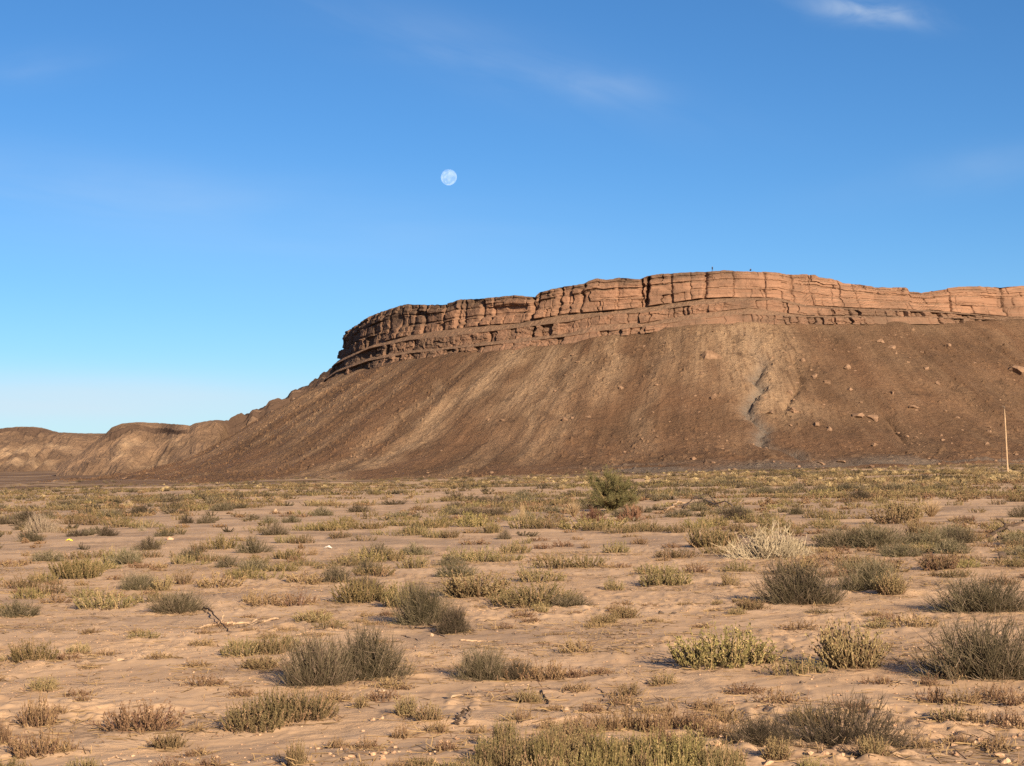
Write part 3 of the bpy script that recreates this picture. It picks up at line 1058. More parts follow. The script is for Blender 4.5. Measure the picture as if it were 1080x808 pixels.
def sprigs(n, leaves_per, W=1.1, H=0.36, th=0.006, leaf=(0.022, 0.006), base_spread=0.85, up=1.2, low=0.1):
    """A low succulent shrub: knobbly upright fingers set with short fat leaves."""
    st, fo = Geo(), Geo()
    a = rng.uniform(0, 2 * math.pi, n)
    rr = np.sqrt(rng.random(n)) * W / 2 * base_spread
    sd = rng.uniform(0, 50)
    rr = rr * (1 + .25 * noise(np.cos(a) * 1.6 + sd, np.sin(a) * 1.6, 0, seed=3))
    B = np.stack([rr * np.cos(a), rr * np.sin(a), -0.01 * np.ones(n)], -1)
    hmax = H * (1 - 0.55 * (rr / (W / 2)) ** 2) * (0.75 + .25 * noise(B[:, 0] * 7 + sd, B[:, 1] * 7, 0, seed=5) + .22 * rng.normal(size=n))
    hmax = np.clip(hmax, H * .22, H * 1.1)
    out = np.stack([np.cos(a), np.sin(a), np.zeros(n)], -1) * (rr / (W / 2))[:, None]
    D = unit(out * .95 + np.array([0, 0, up]) + rng.normal(0, .38, (n, 3)))
    K = 5
    t = np.linspace(0, 1, K)[None, :, None]
    P = B[:, None] + D[:, None] * hmax[:, None, None] * t + rng.normal(0, .012, (n, K, 3)) * t
    P[..., 2] += .10 * H * (t[..., 0] ** 2)
    tn = rng.random(n)
    st.tubes(P, th * (1.0 - .65 * t[..., 0]) * rng.uniform(.7, 1.2, (n, 1)), 4, tint=tn, along=np.broadcast_to(np.linspace(0, .7, K), (n, K)))
    m = n * leaves_per
    i = np.repeat(np.arange(n), leaves_per)
    f = rng.uniform(.15, 1.0, m)
    seg = np.clip((f * (K - 1)).astype(int), 0, K - 2)
    fr = (f * (K - 1) - seg)[:, None]
    O = P[i, seg] * (1 - fr) + P[i, seg + 1] * fr
    dv = unit(D[i] * .8 + rng.normal(0, .75, (m, 3)) + np.array([0, 0, .5]))
    fo.leaves(O, dv, rng.uniform(.6, 1.4, m) * leaf[0], rng.uniform(.7, 1.3, m) * leaf[1], np.clip(tn[i] + rng.normal(0, .12, m), 0, 1), np.clip(f + rng.normal(0, .1, m), 0, 1))
    return st, fo


def tussock(n, W=0.5, H=0.5, th=0.003, droop=.35):
    fo = Geo()
    D = dome_dirs(n, 1.6, .25)
    E = np.stack([D[:, 0] * W / 2, D[:, 1] * W / 2, D[:, 2] * H], -1) * rng.uniform(.6, 1.05, (n, 1))
    B = E * np.array([.15, .15, 0])
    K = 4
    t = np.linspace(0, 1, K)[None, :, None]
    P = B[:, None] * (1 - t) + E[:, None] * t
    P[..., 2] += .12 * H * np.sin(math.pi * t[..., 0])
    fo.tubes(P, th * (1.1 - .8 * t[..., 0]) * np.ones((n, 1)), 3)
    return None, fo


def feathery(W=3.0, H=2.0):
    """A tall loose shrub: forked stems and sprays of fine green foliage in separate clumps with gaps."""
    st, fo = Geo(), Geo()
    n = 36
    D = dome_dirs(n, 1.0, .06)
    E = np.stack([D[:, 0] * W / 2, D[:, 1] * W / 2, D[:, 2] * H], -1) * rng.uniform(.6, 1.0, (n, 1)) * lump(D)[:, None]
    B = E * np.array([.06, .06, 0])
    K = 6
    t = np.linspace(0, 1, K)[None, :, None]
    P = B[:, None] * (1 - t) + E[:, None] * t + rng.normal(0, .04, (n, K, 3)) * t
    P[..., 2] += .08 * H * np.sin(math.pi * t[..., 0])
    st.tubes(P, .03 * (1.15 - t[..., 0]) * np.ones((n, 1)), 5, along=np.zeros((n, K)))
    m = 560
    i = rng.integers(0, n, m)
    f = rng.uniform(.3, 1.0, m)
    seg = np.clip((f * (K - 1)).astype(int), 0, K - 2)
    fr = (f * (K - 1) - seg)[:, None]
    O = P[i, seg] * (1 - fr) + P[i, seg + 1] * fr
    dv = unit(unit(P[i, -1] - P[i, 0]) + rng.normal(0, .55, (m, 3)) + np.array([0, 0, .5]))
    ln = rng.uniform(.22, .6, m)
    t2 = np.linspace(0, 1, 4)[None, :, None]
    Q = O[:, None] + dv[:, None] * ln[:, None, None] * t2
    Q[..., 2] = np.maximum(Q[..., 2], .02)
    st.tubes(Q, .006 * (1.2 - t2[..., 0]) * np.ones((m, 1)), 3, along=np.full((m, 4), .1))
    k = 30
    j = np.repeat(np.arange(m), k)
    ff = rng.uniform(.1, 1.0, m * k)[:, None]
    O2 = Q[j, 0] * (1 - ff) + Q[j, 3] * ff + rng.normal(0, .035, (m * k, 3))
    d2 = unit(dv[j] + rng.normal(0, .6, (m * k, 3)) + np.array([0, 0, .4]))
    cl = rng.random(m)
    fo.leaves(O2, d2, rng.uniform(.06, .15, m * k), rng.uniform(.006, .013, m * k), np.clip(cl[j] + rng.normal(0, .1, m * k), 0, 1), np.clip(ff[:, 0] + .2, 0, 1))
    return st, fo


# native size of every kind: (width, height) in metres
KINDS = {
    'A': dict(mat='grey', W=1.1, H=.75, noun='twiggy bush', name='twiggy_bush', col='grey-green', grp='grey twiggy bushes on the plain'),
    'M': dict(mat='grey', W=2.2, H=.55, noun='spreading bush', name='twiggy_bush', col='grey', grp='grey twiggy bushes on the plain'),
    'B': dict(mat='olive', W=1.0, H=.38, noun='succulent shrub', name='succulent_shrub', col='olive', grp='olive succulent shrubs on the plain'),
    'Y': dict(mat='lime', W=1.0, H=.38, noun='succulent shrub', name='succulent_shrub', col='yellow-green', grp='yellow-green succulent shrubs on the plain'),
    'T': dict(mat='tan', W=.8, H=.42, noun='knobbly shrub', name='knobbly_shrub', col='tan', grp='tan knobbly shrubs on the plain'),
    'C': dict(mat='brown', W=.6, H=.22, noun='dry tuft', name='dry_tuft', col='brown', grp='dry brown tufts on the sand'),
    'R': dict(mat='rust', W=1.2, H=.6, noun='dry bush', name='dry_bush', col='rusty', grp='rusty dry bushes'),
    'D': dict(mat='cream', W=1.8, H=.6, noun='dead bush', name='dead_bush', col='cream', grp='bleached dead bushes'),
    'S': dict(mat='straw', W=.8, H=.6, noun='grass tussock', name='grass_tussock', col='straw-coloured', grp='straw grass tussocks on the plain'),
    'E': dict(mat='green', W=3.2, H=2.0, noun='feathery shrub', name='feathery_shrub', col='green', grp='tall feathery shrubs'),
}


def make_kind(kind, lod):
    """lod 0 near, 1 middle, 2 far"""
    L = (1, .42, .28 if kind == 'C' else .14)[lod]
    thk = (1, 1.7, 3.2)[lod]
    N = lambda v: max(8, int(v * L))
    if kind == 'A':
        return broom(N(320), N(3600), 1.2, .72, th=.0030 * thk, lean=.72, low=.02)
    if kind == 'M':
        return broom(N(460), N(4200), 2.2, .50, th=.0032 * thk, lean=.9, low=.02)
    if kind in 'BY':
        return sprigs(N(230), (18, 13, 8)[lod], 1.0, .38, .0065 * thk ** .6, (.029 * thk ** .55, .0078 * thk ** .5))
    if kind == 'T':
        return sprigs(N(200), (18, 12, 8)[lod], .8, .42, .0065 * thk ** .6, (.032 * thk ** .55, .0100 * thk ** .5), .7, 1.0)
    if kind == 'C':
        return sprigs(N(150), (15, 11, 8)[lod], .6, .22, .0045 * thk ** .6, (.022 * thk ** .6, .0052 * thk ** .6), .8, .9)
    if kind == 'R':
        return broom(N(160), N(1500), 1.2, .6, th=.0045 * thk, lean=.5)
    if kind == 'D':
        return broom(N(260), N(1900), 1.8, .6, th=.0050 * thk, lean=.8)
    if kind == 'S':
        return tussock(N(520), .8, .6, .0034 * thk)
    if kind == 'E':
        return feathery()


PROTO = {}
HOLD = []


def proto(kind, lod, v):
    key = (kind, lod, v)
    if key in PROTO:
        return PROTO[key]
    st, fo = make_kind(kind, lod)
    K = KINDS[kind]
    mat = M[K['mat']]
    if lod == 0 and st is not None:
        a = fo.build('foliage', mat)
        b = st.build('stems', mat)
        PROTO[key] = ('parts', a.data, b.data)
        bpy.data.objects.remove(a)
        bpy.data.objects.remove(b)
    else:
        if st is not None:
            for V, T, A in zip(st.V, st.T, st.A):
                pass
            off = fo.n
            fo.F4 += [f + off for f in st.F4]
            fo.F3 += [f + off for f in st.F3]
            fo.V += st.V
            fo.T += st.T
            fo.A += st.A
            fo.n += st.n
        a = fo.build(K['name'], mat)
        PROTO[key] = ('one', a.data, fo)
        bpy.data.objects.remove(a)
    return PROTO[key]


# ------------------------------------------------------------------ where the plants stand (read off the photograph)
# photo column, photo row of the foot, width, height in photo pixels, kind, own words
LIST = [
    (1038, 714, 108, 72, 'A', 'largest grey bush, casting a broad shadow on the sand at the right edge'),
    (843, 636, 80, 50, 'A', 'round grey bush standing alone on pink sand in front of the big cream bush'),
    (335, 722, 74, 56, 'A', 'left and lower half of a pair of dense grey bushes'),
    (389, 714, 74, 60, 'A', 'right and taller half of a pair of dense grey bushes'),
    (446, 658, 52, 48, 'A', 'tall grey bush with dead sticks lying at its foot'),
    (478, 668, 34, 32, 'A', 'small grey bush tucked against the taller one by the dead sticks'),
    (508, 716, 54, 38, 'A', 'low grey dome bush right of the pair of dense bushes'),
    (547, 717, 26, 24, 'A', 'small bush touching the low grey dome bush'),
    (1035, 645, 90, 44, 'A', 'wide grey bush just behind the largest grey bush'),
    (916, 622, 58, 38, 'A', 'grey bush with a tan shrub at its right foot'),
    (890, 786, 190, 52, 'M', 'wide grey bush sprawling like a mat above the bottom edge'),
    (148, 622, 38, 22, 'A', 'grey bush with a brown tuft beside it on the left of the plain'),
    (1003, 568, 36, 18, 'A', 'small grey bush right behind another of its size'),
    (1003, 584, 36, 17, 'A', 'small dense grey bush right in front of another of its size'),
    (268, 602, 36, 16, 'A', None), (157, 580, 25, 16, 'A', None), (267, 583, 34, 18, 'A', None), (32, 571, 28, 13, 'A', None),
    (88, 566, 32, 10, 'A', None), (108, 565, 30, 10, 'A', None), (15, 554, 38, 11, 'A', None), (197, 552, 17, 11, 'A', None), (217, 552, 18, 11, 'A', None),
    (290, 564, 28, 15, 'A', None), (284, 552, 18, 9, 'A', None), (190, 564, 14, 9, 'A', None), (173, 566, 20, 9, 'A', None), (340, 544, 26, 11, 'A', None),
    (50, 592, 30, 13, 'A', None), (88, 580, 14, 10, 'A', None), (355, 615, 34, 20, 'A', None), (385, 622, 40, 18, 'A', None), (437, 585, 32, 14, 'A', None),
    (532, 569, 15, 11, 'A', None), (557, 567, 24, 8, 'A', None), (890, 577, 54, 24, 'A', None), (926, 577, 60, 27, 'A', None), (425, 545, 28, 10, 'A', None),
    (485, 545, 34, 11, 'A', None), (520, 544, 28, 12, 'A', None), (2, 656, 14, 9, 'A', None), (775, 548, 34, 16, 'A', None), (660, 545, 30, 12, 'A', None),
    (600, 640, 40, 16, 'A', None), (907, 527, 28, 15, 'A', None), (800, 786, 60, 34, 'A', None),
    (815, 588, 118, 32, 'D', 'big bleached dead bush spreading across the right of the plain'),
    (45, 562, 46, 21, 'D', 'small bleached dead bush near the left edge'),
    (150, 560, 10, 6, 'D', None),
    (645, 539, 68, 44, 'E', 'tall green feathery shrub rising above everything on the plain'),
    (700, 525, 24, 12, 'B', None),
    (667, 549, 36, 17, 'R', 'rusty red dry bush at the foot of the tall green shrub'),
    (625, 550, 34, 15, 'R', 'faded reddish bush left of the foot of the tall green shrub'),
    (551, 557, 18, 27, 'S', 'upright pale straw grass tussock left of the tall green shrub'),
    (605, 545, 26, 18, 'S', None),
    (765, 701, 108, 40, 'Y', 'wide yellow-green shrub with a long stick lying in front of it'),
    (898, 704, 66, 48, 'T', 'tan knobbly shrub between the yellow-green shrub and the largest grey bush'),
    (940, 627, 32, 24, 'T', 'tan shrub at the foot of a grey bush'),
    (970, 569, 32, 22, 'T', None), (955, 547, 40, 22, 'T', None), (982, 545, 36, 20, 'S', None), (940, 552, 52, 18, 'T', None),
    (82, 610, 52, 24, 'Y', 'bright yellow-green dome shrub on bare sand at the left'),
    (34, 697, 46, 23, 'Y', 'green shrub on its own low on the left edge'),
    (72, 696, 24, 10, 'C', None), (0, 698, 16, 9, 'B', None),
    (255, 691, 42, 20, 'B', None), (290, 688, 46, 22, 'B', None),
    (150, 770, 78, 30, 'C', 'wide dry tuft with a greenish heart on the lower left sand'),
    (40, 766, 38, 36, 'C', 'dry tuft with upright bleached stems low on the left'),
    (86, 740, 16, 9, 'C', None), (207, 703, 26, 8, 'C', None), (36, 796, 52, 30, 'C', None), (66, 793, 32, 19, 'C', None), (3, 787, 16, 26, 'C', None),
    (88, 812, 34, 14, 'B', None), (180, 812, 42, 14, 'C', None), (222, 812, 30, 14, 'C', None), (10, 812, 42, 14, 'Y', None), (208, 796, 28, 12, 'C', None),
    (207, 772, 14, 8, 'C', None), (315, 750, 60, 18, 'B', None), (268, 768, 70, 30, 'B', None), (318, 758, 70, 30, 'B', None), (292, 760, 70, 32, 'B', None),
    (350, 740, 40, 16, 'C', None), (381, 746, 18, 15, 'T', None), (427, 756, 22, 22, 'T', None), (387, 791, 24, 17, 'C', None), (356, 790, 26, 15, 'C', None),
    (422, 779, 22, 18, 'C', None), (313, 808, 22, 28, 'T', None), (460, 772, 28, 16, 'C', None), (470, 792, 26, 14, 'C', None), (418, 812, 26, 16, 'C', None),
    (515, 802, 32, 30, 'B', None), (532, 786, 28, 34, 'B', None), (460, 814, 50, 14, 'B', None), (503, 772, 20, 12, 'C', None), (375, 815, 34, 14, 'C', None),
    (608, 688, 38, 15, 'C', None), (546, 717, 40, 20, 'C', None), (575, 716, 44, 22, 'C', None), (604, 714, 40, 12, 'C', None), (634, 712, 22, 10, 'C', None),
    (628, 662, 26, 9, 'C', None), (650, 646, 20, 10, 'C', None),
    (845, 668, 42, 12, 'C', None), (880, 671, 30, 10, 'C', None), (965, 661, 50, 18, 'C', None), (935, 656, 28, 12, 'C', None), (812, 700, 20, 12, 'T', None),
    (790, 640, 20, 7, 'C', None), (770, 618, 20, 17, 'T', None), (700, 618, 58, 22, 'B', None), (647, 622, 22, 12, 'B', None),
    (500, 629, 78, 28, 'T', None), (385, 634, 70, 24, 'Y', None), (425, 640, 50, 24, 'B', None), (567, 640, 62, 22, 'B', None), (535, 636, 34, 16, 'B', None),
    (600, 600, 62, 17, 'B', None), (650, 583, 30, 14, 'B', None), (673, 574, 24, 9, 'C', None), (650, 601, 30, 6, 'C', None),
    (505, 592, 84, 15, 'B', None), (400, 593, 58, 15, 'Y', None), (437, 599, 32, 15, 'B', None), (502, 575, 24, 7, 'C', None), (550, 580, 20, 7, 'C', None),
    (573, 579, 20, 7, 'C', None), (593, 577, 24, 8, 'C', None), (618, 578, 12, 7, 'C', None),
    (628, 558, 54, 17, 'Y', None), (570, 557, 54, 17, 'B', None), (437, 556, 58, 13, 'Y', None), (483, 556, 62, 15, 'Y', None), (377, 559, 60, 14, 'Y', None),
    (373, 570, 38, 9, 'B', None), (420, 567, 58, 11, 'B', None), (470, 567, 38, 10, 'B', None), (517, 562, 26, 14, 'Y', None),
    (650, 561, 66, 11, 'B', None), (695, 561, 66, 12, 'B', None), (750, 577, 52, 24, 'B', None), (800, 551, 46, 15, 'B', None), (870, 547, 42, 14, 'B', None),
    (745, 556, 50, 12, 'Y', None), (860, 556, 46, 10, 'B', None), (880, 592, 42, 12, 'C', None), (855, 598, 36, 12, 'C', None),
    (100, 553, 62, 12, 'B', None), (140, 557, 48, 10, 'B', None), (235, 579, 40, 17, 'Y', None), (210, 583, 22, 13, 'B', None), (313, 573, 40, 10, 'B', None),
    (337, 561, 52, 13, 'Y', None), (20, 597, 42, 9, 'C', None), (120, 593, 26, 17, 'B', None), (150, 590, 42, 9, 'B', None), (172, 623, 26, 18, 'T', None),
    (160, 634, 36, 13, 'B', None), (86, 617, 18, 8, 'C', None), (57, 617, 20, 7, 'C', None), (20, 625, 20, 6, 'C', None), (233, 619, 52, 17, 'C', None),
    (325, 617, 42, 12, 'C', None), (335, 600, 42, 10, 'B', None), (280, 639, 40, 15, 'C', None), (312, 638, 48, 16, 'C', None), (263, 636, 18, 12, 'C', None),
    (322, 586, 30, 10, 'C', None), (120, 630, 24, 8, 'C', None), (193, 616, 22, 14, 'T', None),
    # bright olive mass along the bottom edge
    (552, 806, 40, 34, 'B', None), (578, 812, 36, 40, 'Y', None), (604, 806, 44, 28, 'T', None), (590, 800, 30, 30, 'C', None), (640, 810, 44, 42, 'Y', None), (664, 804, 40, 26, 'B', None), (690, 810, 50, 42, 'Y', None), (718, 812, 60, 40, 'Y', None),
    (575, 832, 60, 42, 'T', None), (612, 830, 50, 36, 'Y', None), (640, 836, 60, 48, 'Y', None), (675, 830, 56, 36, 'B', None), (710, 836, 66, 40, 'Y', None), (750, 838, 60, 34, 'B', None), (500, 824, 50, 30, 'B', None), (620, 798, 50, 26, 'Y', None), (660, 800, 46, 24, 'Y', None), (580, 792, 40, 26, 'B', None), (530, 812, 50, 34, 'B', None), (760, 816, 50, 34, 'B', None),
    # brown tufts behind it
    (610, 776, 38, 22, 'C', None), (640, 772, 36, 22, 'C', None), (665, 768, 34, 24, 'C', None), (690, 772, 34, 26, 'C', None), (712, 768, 36, 24, 'C', None),
    (735, 774, 36, 26, 'C', None), (700, 788, 36, 24, 'C', None), (728, 792, 34, 24, 'B', None), (756, 780, 36, 26, 'C', None), (765, 762, 34, 20, 'C', None),
    (655, 742, 30, 16, 'C', None), (625, 752, 26, 14, 'C', None), (745, 750, 30, 16, 'C', None), (550, 760, 26, 14, 'C', None), (576, 768, 24, 14, 'C', None),
    (770, 800, 32, 20, 'C', None),
    # sandy tufts in the lower right corner
    (985, 740, 38, 18, 'C', None), (1015, 742, 40, 20, 'C', None), (1045, 738, 40, 18, 'C', None), (1072, 745, 36, 20, 'C', None), (1000, 762, 38, 20, 'T', None),
    (1032, 766, 36, 18, 'C', None), (1064, 768, 36, 20, 'C', None), (1012, 786, 30, 16, 'C', None), (1050, 792, 34, 18, 'C', None), (975, 790, 26, 14, 'C', None),
    (920, 800, 34, 26, 'T', None), (820, 800, 30, 26, 'T', None), (855, 812, 26, 16, 'Y', None), (980, 724, 26, 14, 'C', None), (1005, 718, 24, 16, 'C', None),
]

plants = []          # x, y, w, h, kind, words


def put(px, py, w, h, kind, words=None):
    x, y = pix_to_ground(px, py)
    x, y = float(x), float(y)
    m = y / F
    W, H = w * m, h * m
    if kind in 'A':
        W *= 1.12
        H *= .97
    plants.append([x, y, W, H, kind, words, h])


lr = np.random.default_rng(77)
for (px, py, w, h, k, words) in LIST:
    lim = {'B': 2.7, 'Y': 3.0, 'T': 3.0, 'C': 3.4, 'A': 2.6}.get(k, 99)
    if words is None and w / h > lim:
        n = int(round(w / (lim * .72 * h)))
        for i in range(n):
            wi = w / n * 1.35
            put(px - w / 2 + w * (i + .5) / n + lr.normal(0, 2), py + lr.uniform(-1.6, .8) * (1 + (py - 520) / 90), wi, h * lr.uniform(.75, 1.1), k)
    else:
        put(px, py, w, h, k, words)
n_listed = len(plants)

# the rest of the scrub, thickening with distance; each kind has its own patches
_occ = [(p[0], p[1], p[2] * .5) for p in plants]


def scatter(n_try, py0, py1, dens, kinds, hpx=(0.16, 0.42), near_ok=0.8, seed=0, pxr=(-60, 1140)):
    q = np.random.default_rng(seed)
    d0, d1 = [float(pix_to_ground(540, v)[1]) for v in (py1, py0)]
    d = np.sqrt(q.uniform(d0 * d0, d1 * d1, n_try))
    t = q.uniform((pxr[0] - CX) / F, (pxr[1] - CX) / F, n_try)
    x = t * d
    patch = fbm(x / 13, d / 16, oct=3, seed=200 + seed)
    keep = q.random(n_try) < dens * (0.12 + 1.9 * smooth(-.12, .28, patch))
    out = []
    occ = np.array(_occ)
    for i in np.nonzero(keep)[0]:
        k = kinds(x[i], d[i], CX + F * t[i], q)
        if k is None:
            continue
        K = KINDS[k]
        s = q.uniform(.6, 1.15)
        W = K['W'] * s * q.uniform(.8, 1.4)
        H = K['H'] * s * q.uniform(.65, 1.0) * (.72 if k == 'A' else 1)
        if d[i] > 95:
            W, H = W * 1.5, H * 1.35
        if d[i] < 110:
            if len(occ) and np.any((occ[:, 0] - x[i]) ** 2 + ((occ[:, 1] - d[i]) * .7) ** 2 < (occ[:, 2] + W * .4 * near_ok) ** 2):
                continue
            occ = np.vstack([occ, [x[i], d[i], W * .45]])
        out.append([float(x[i]), float(d[i]), W, H, k, None, H * F / d[i]])
    return out


def k_near(x, y, px, q):
    return q.choice(['C', 'C', 'C', 'C', 'T', 'B'])


def k_mid(x, y, px, q):
    n = float(noise(np.array([x / 9]), y / 12, seed=301)[0])
    if n > .25:
        return q.choice(['A', 'B', 'C', 'C'])
    if px > 700:
        return q.choice(['B', 'B', 'T', 'Y', 'C', 'C'])
    return q.choice(['B', 'B', 'Y', 'C', 'C', 'A'])


def k_far(x, y, px, q):
    n = float(noise(np.array([x / 16]), y / 22, seed=302)[0])
    w = 0.55 if px > 560 else 0.14
    if px < 560 and q.random() < .45 * (1 - px / 900):
        return None
    if n > .1:
        return q.choice(['A', 'B', 'B', 'A', 'Y'])
    if q.random() < w:
        return q.choice(['S', 'T', 'T', 'B'])
    return q.choice(['B', 'C', 'T', 'A', 'B'])


plants += scatter(1500, 640, 830, .16, k_near, seed=1, pxr=(-40, 1120))
for p_ in plants[n_listed:]:
    p_[2] *= .55
    p_[3] *= .55
plants += [[a, b, c * .6, d_ * .62, e, f_, g_ * .62] for a, b, c, d_, e, f_, g_ in scatter(900, 716, 830, .42, k_near, seed=8, pxr=(-40, 1120))]
plants += scatter(1600, 566, 640, .26, k_mid, seed=2)
plants += scatter(2600, 531, 566, .42, k_mid, seed=3)
far = scatter(3400, 516, 531, .50, k_far, seed=4)
far2 = scatter(9000, 506, 516, .46, k_far, seed=5)
far2 += scatter(4200, 501, 506, .5, k_far, seed=6)

# ------------------------------------------------------------------ which plants stand alone as things
allp = [p for p in plants + far + far2 if -60 < px_of(p[0], p[1]) < 1140]
for p in allp:
    p.append(px_of(p[0], p[1]))
order = sorted(range(len(allp)), key=lambda i: -allp[i][3] * allp[i][2] / allp[i][1] ** 2)
cnt = {}
single, mass = [], []
CAP = {'A': 150, 'M': 5, 'B': 220, 'Y': 130, 'T': 100, 'C': 295, 'R': 10, 'D': 10, 'S': 36, 'E': 3}
for i in order:
    p = allp[i]
    inview = -20 < p[7] < 1100
    if inview and cnt.get(p[4], 0) < CAP[p[4]]:
        cnt[p[4]] = cnt.get(p[4], 0) + 1
        single.append(p)
    elif p[1] > 42:
        mass.append(p)

# ---- words that tell the plants apart
LM = [(643, 537, 'the tall green shrub'), (815, 588, 'the big bleached dead bush'), (45, 562, 'the small bleached dead bush'),
      (735, 538, 'the pile of dead branches'), (843, 636, 'the round grey bush'), (1038, 714, 'the largest grey bush'),
      (765, 701, 'the wide yellow-green shrub'), (898, 704, 'the big tan knobbly shrub'), (890, 786, 'the sprawling mat bush'),
      (362, 720, 'the pair of dense grey bushes'), (508, 716, 'the low grey dome bush'), (446, 658, 'the tall grey bush'),
      (34, 697, 'the lone green shrub'), (150, 770, 'the wide dry tuft'), (292, 765, 'the lower left olive clump'),
      (551, 557, 'the straw tussock'), (148, 622, 'the leftmost large grey bush'), (82, 610, 'the yellow-green dome'),
      (1035, 645, 'the wide grey bush'), (916, 622, 'the grey and tan bushes'), (1057, 587, 'the dark stone'),
      (250, 662, 'the bleached driftwood'), (640, 815, 'the bottom edge greenery'), (1063, 488, 'the wooden pole'),
      (290, 541, 'the pale boulder'), (73, 571, 'the yellow scrap'), (1003, 576, 'the twin small bushes'), (500, 629, 'the central tan shrub'),
      (963, 578, 'the little white stone'), (490, 768, 'the dead root')]
LMW = [(float(pix_to_ground(a, max(b, 503))[0]), float(pix_to_ground(a, max(b, 503))[1]), a, b, c) for a, b, c in LM]
ORD = ['nearest', 'second', 'third', 'fourth', 'fifth', 'sixth', 'seventh', 'eighth', 'ninth', 'tenth', 'eleventh', 'twelfth', 'thirteenth', 'fourteenth', 'fifteenth', 'sixteenth', 'seventeenth', 'eighteenth', 'nineteenth', 'twentieth']


def describe(ps):
    byk = {}
    for p in ps:
        if p[5]:
            continue
        px, y = p[7], p[1]
        py = HORIZON + 22 + 4557 / y
        best = min(LMW, key=lambda l: math.hypot((px - l[2]) * 1.0, (py - l[3]) * 2.4) + (0 if math.hypot(px - l[2], py - l[3]) > 4 else 1e3))
        dx, dy = px - best[2], (py - best[3]) * 2.4
        if abs(dx) > abs(dy) * 2:
            rel = 'left of' if dx < 0 else 'right of'
        elif abs(dy) > abs(dx) * 2:
            rel = 'behind' if dy < 0 else 'in front of'
        else:
            rel = ('behind and left of' if dx < 0 else 'behind and right of') if dy < 0 else ('in front and left of' if dx < 0 else 'in front and right of')
        K = KINDS[p[4]]
        asp = p[2] / max(p[3], .01)
        hp = p[6]
        size = 'large' if hp > 30 else ('small' if hp > 15 else 'tiny')
        form = 'flat ' if asp > 3.3 else ('upright ' if asp < 1.5 else '')
        key = (size, form, K['col'], K['noun'], rel, best[4])
        byk.setdefault(key, []).append((math.hypot(dx, dy), id(p), p))
    for key, v in byk.items():
        size, form, c, n, rel, lm = key
        v.sort()
        for i, (_, _, p) in enumerate(v):
            if len(v) == 1:
                p[5] = f'{size} {form}{c} {n} {rel} {lm}'
            elif i < len(ORD):
                p[5] = f'{ORD[i]} outward {size} {form}{c} {n} {rel} {lm}' if i else f'nearest {size} {form}{c} {n} {rel} {lm}'
            else:
                p[5] = f'{size} {form}{c} {n} far out {rel} {lm}'
            if len(p[5].replace('-', ' ').split()) > 16:
                p[5] = p[5].replace(form, '').replace(size + ' ', '')


describe(single)


def link(o):
    COL.objects.link(o)
    return o


pr = np.random.default_rng(9)
for p in single:
    x, y, W, H, kind, words, hp, px = p
    K = KINDS[kind]
    lod = 0 if hp >= 21 or kind in 'EDM' else (1 if hp >= 9 else 2)
    if kind == 'S' and lod == 0:
        lod = 1
    nv = (7, 7, 6)[lod]
    v = int(pr.integers(0, nv)) if kind not in 'EM' else 0
    P = proto(kind, lod, v)
    z = float(zg(x, y)) - .01
    rz = pr.uniform(0, 2 * math.pi)
    sc = (W / K['W'], W / K['W'] * pr.uniform(.85, 1.1), H / K['H'])
    if P[0] == 'parts':
        o = bpy.data.objects.new(K['name'], None)
        link(o)
        o.empty_display_size = .1
        for nm, me in (('foliage', P[1]), ('stems', P[2])):
            c = link(bpy.data.objects.new(nm, me))
            c.parent = o
    else:
        o = link(bpy.data.objects.new(K['name'], P[1]))
    o.location = (x, y, z)
    # rows of stretched plants keep their long side across the slope
    o.rotation_euler = (0, 0, rz)
    o.scale = sc
    tag(o, words, {'A': 'bush', 'M': 'bush', 'R': 'bush', 'D': 'bush', 'S': 'grass tussock', 'C': 'plant tuft', 'E': 'shrub'}.get(kind, 'shrub'), K['grp'])

# the scrub farther off, nobody could count it
by = {}
for p in mass:
    by.setdefault(p[4], []).append(p)
for kind, ps in by.items():
    K = KINDS[kind]
    Vs, F4, F3, T, A, off = [], [], [], [], [], 0
    small = []
    for v in range(4):
        st, fo = None, None
        if kind in 'BYTC':
            q_ = sprigs(16, 5, K['W'], K['H'], .02, (.11, .034))
        elif kind == 'S':
            q_ = tussock(60, K['W'], K['H'], .022)
        else:
            q_ = broom(16, 90, K['W'], K['H'], th=.022)
        gs = [g_ for g_ in q_ if g_ is not None]
        v_, t_, a_, f4, f3, o_ = [], [], [], [], [], 0
        for g_ in gs:
            v_ += g_.V
            t_ += g_.T
            a_ += g_.A
            f4 += [f + o_ for f in g_.F4]
            f3 += [f + o_ for f in g_.F3]
            o_ += g_.n
        small.append((np.concatenate(v_), np.concatenate(t_), np.concatenate(a_), np.concatenate(f4) if f4 else np.zeros((0, 4), int), np.concatenate(f3) if f3 else np.zeros((0, 3), int)))
    for p in ps:
        sv_, t_, a_, f4, f3 = small[int(pr.integers(0, 4))]
        rz = pr.uniform(0, 2 * math.pi)
        c_, s_ = math.cos(rz), math.sin(rz)
        v = sv_ * np.array([p[2] / K['W'], p[2] / K['W'], p[3] / K['H']])
        v = np.stack([v[:, 0] * c_ - v[:, 1] * s_ + p[0], v[:, 0] * s_ + v[:, 1] * c_ + p[1], v[:, 2] + float(zg(p[0], p[1]))], -1)
        Vs.append(v)
        T.append(np.clip(t_ * .6 + pr.uniform(0, .4), 0, 1))
        A.append(a_)
        F4.append(f4 + off)
        F3.append(f3 + off)
        off += len(v)
    ob = mesh_np('desert_scrub', np.concatenate(Vs), [f for f in (np.concatenate(F4), np.concatenate(F3)) if len(f)], [M[K['mat']]], None,
                 dict(tint=np.concatenate(T), along=np.concatenate(A)))
    tag(ob, kind='stuff')
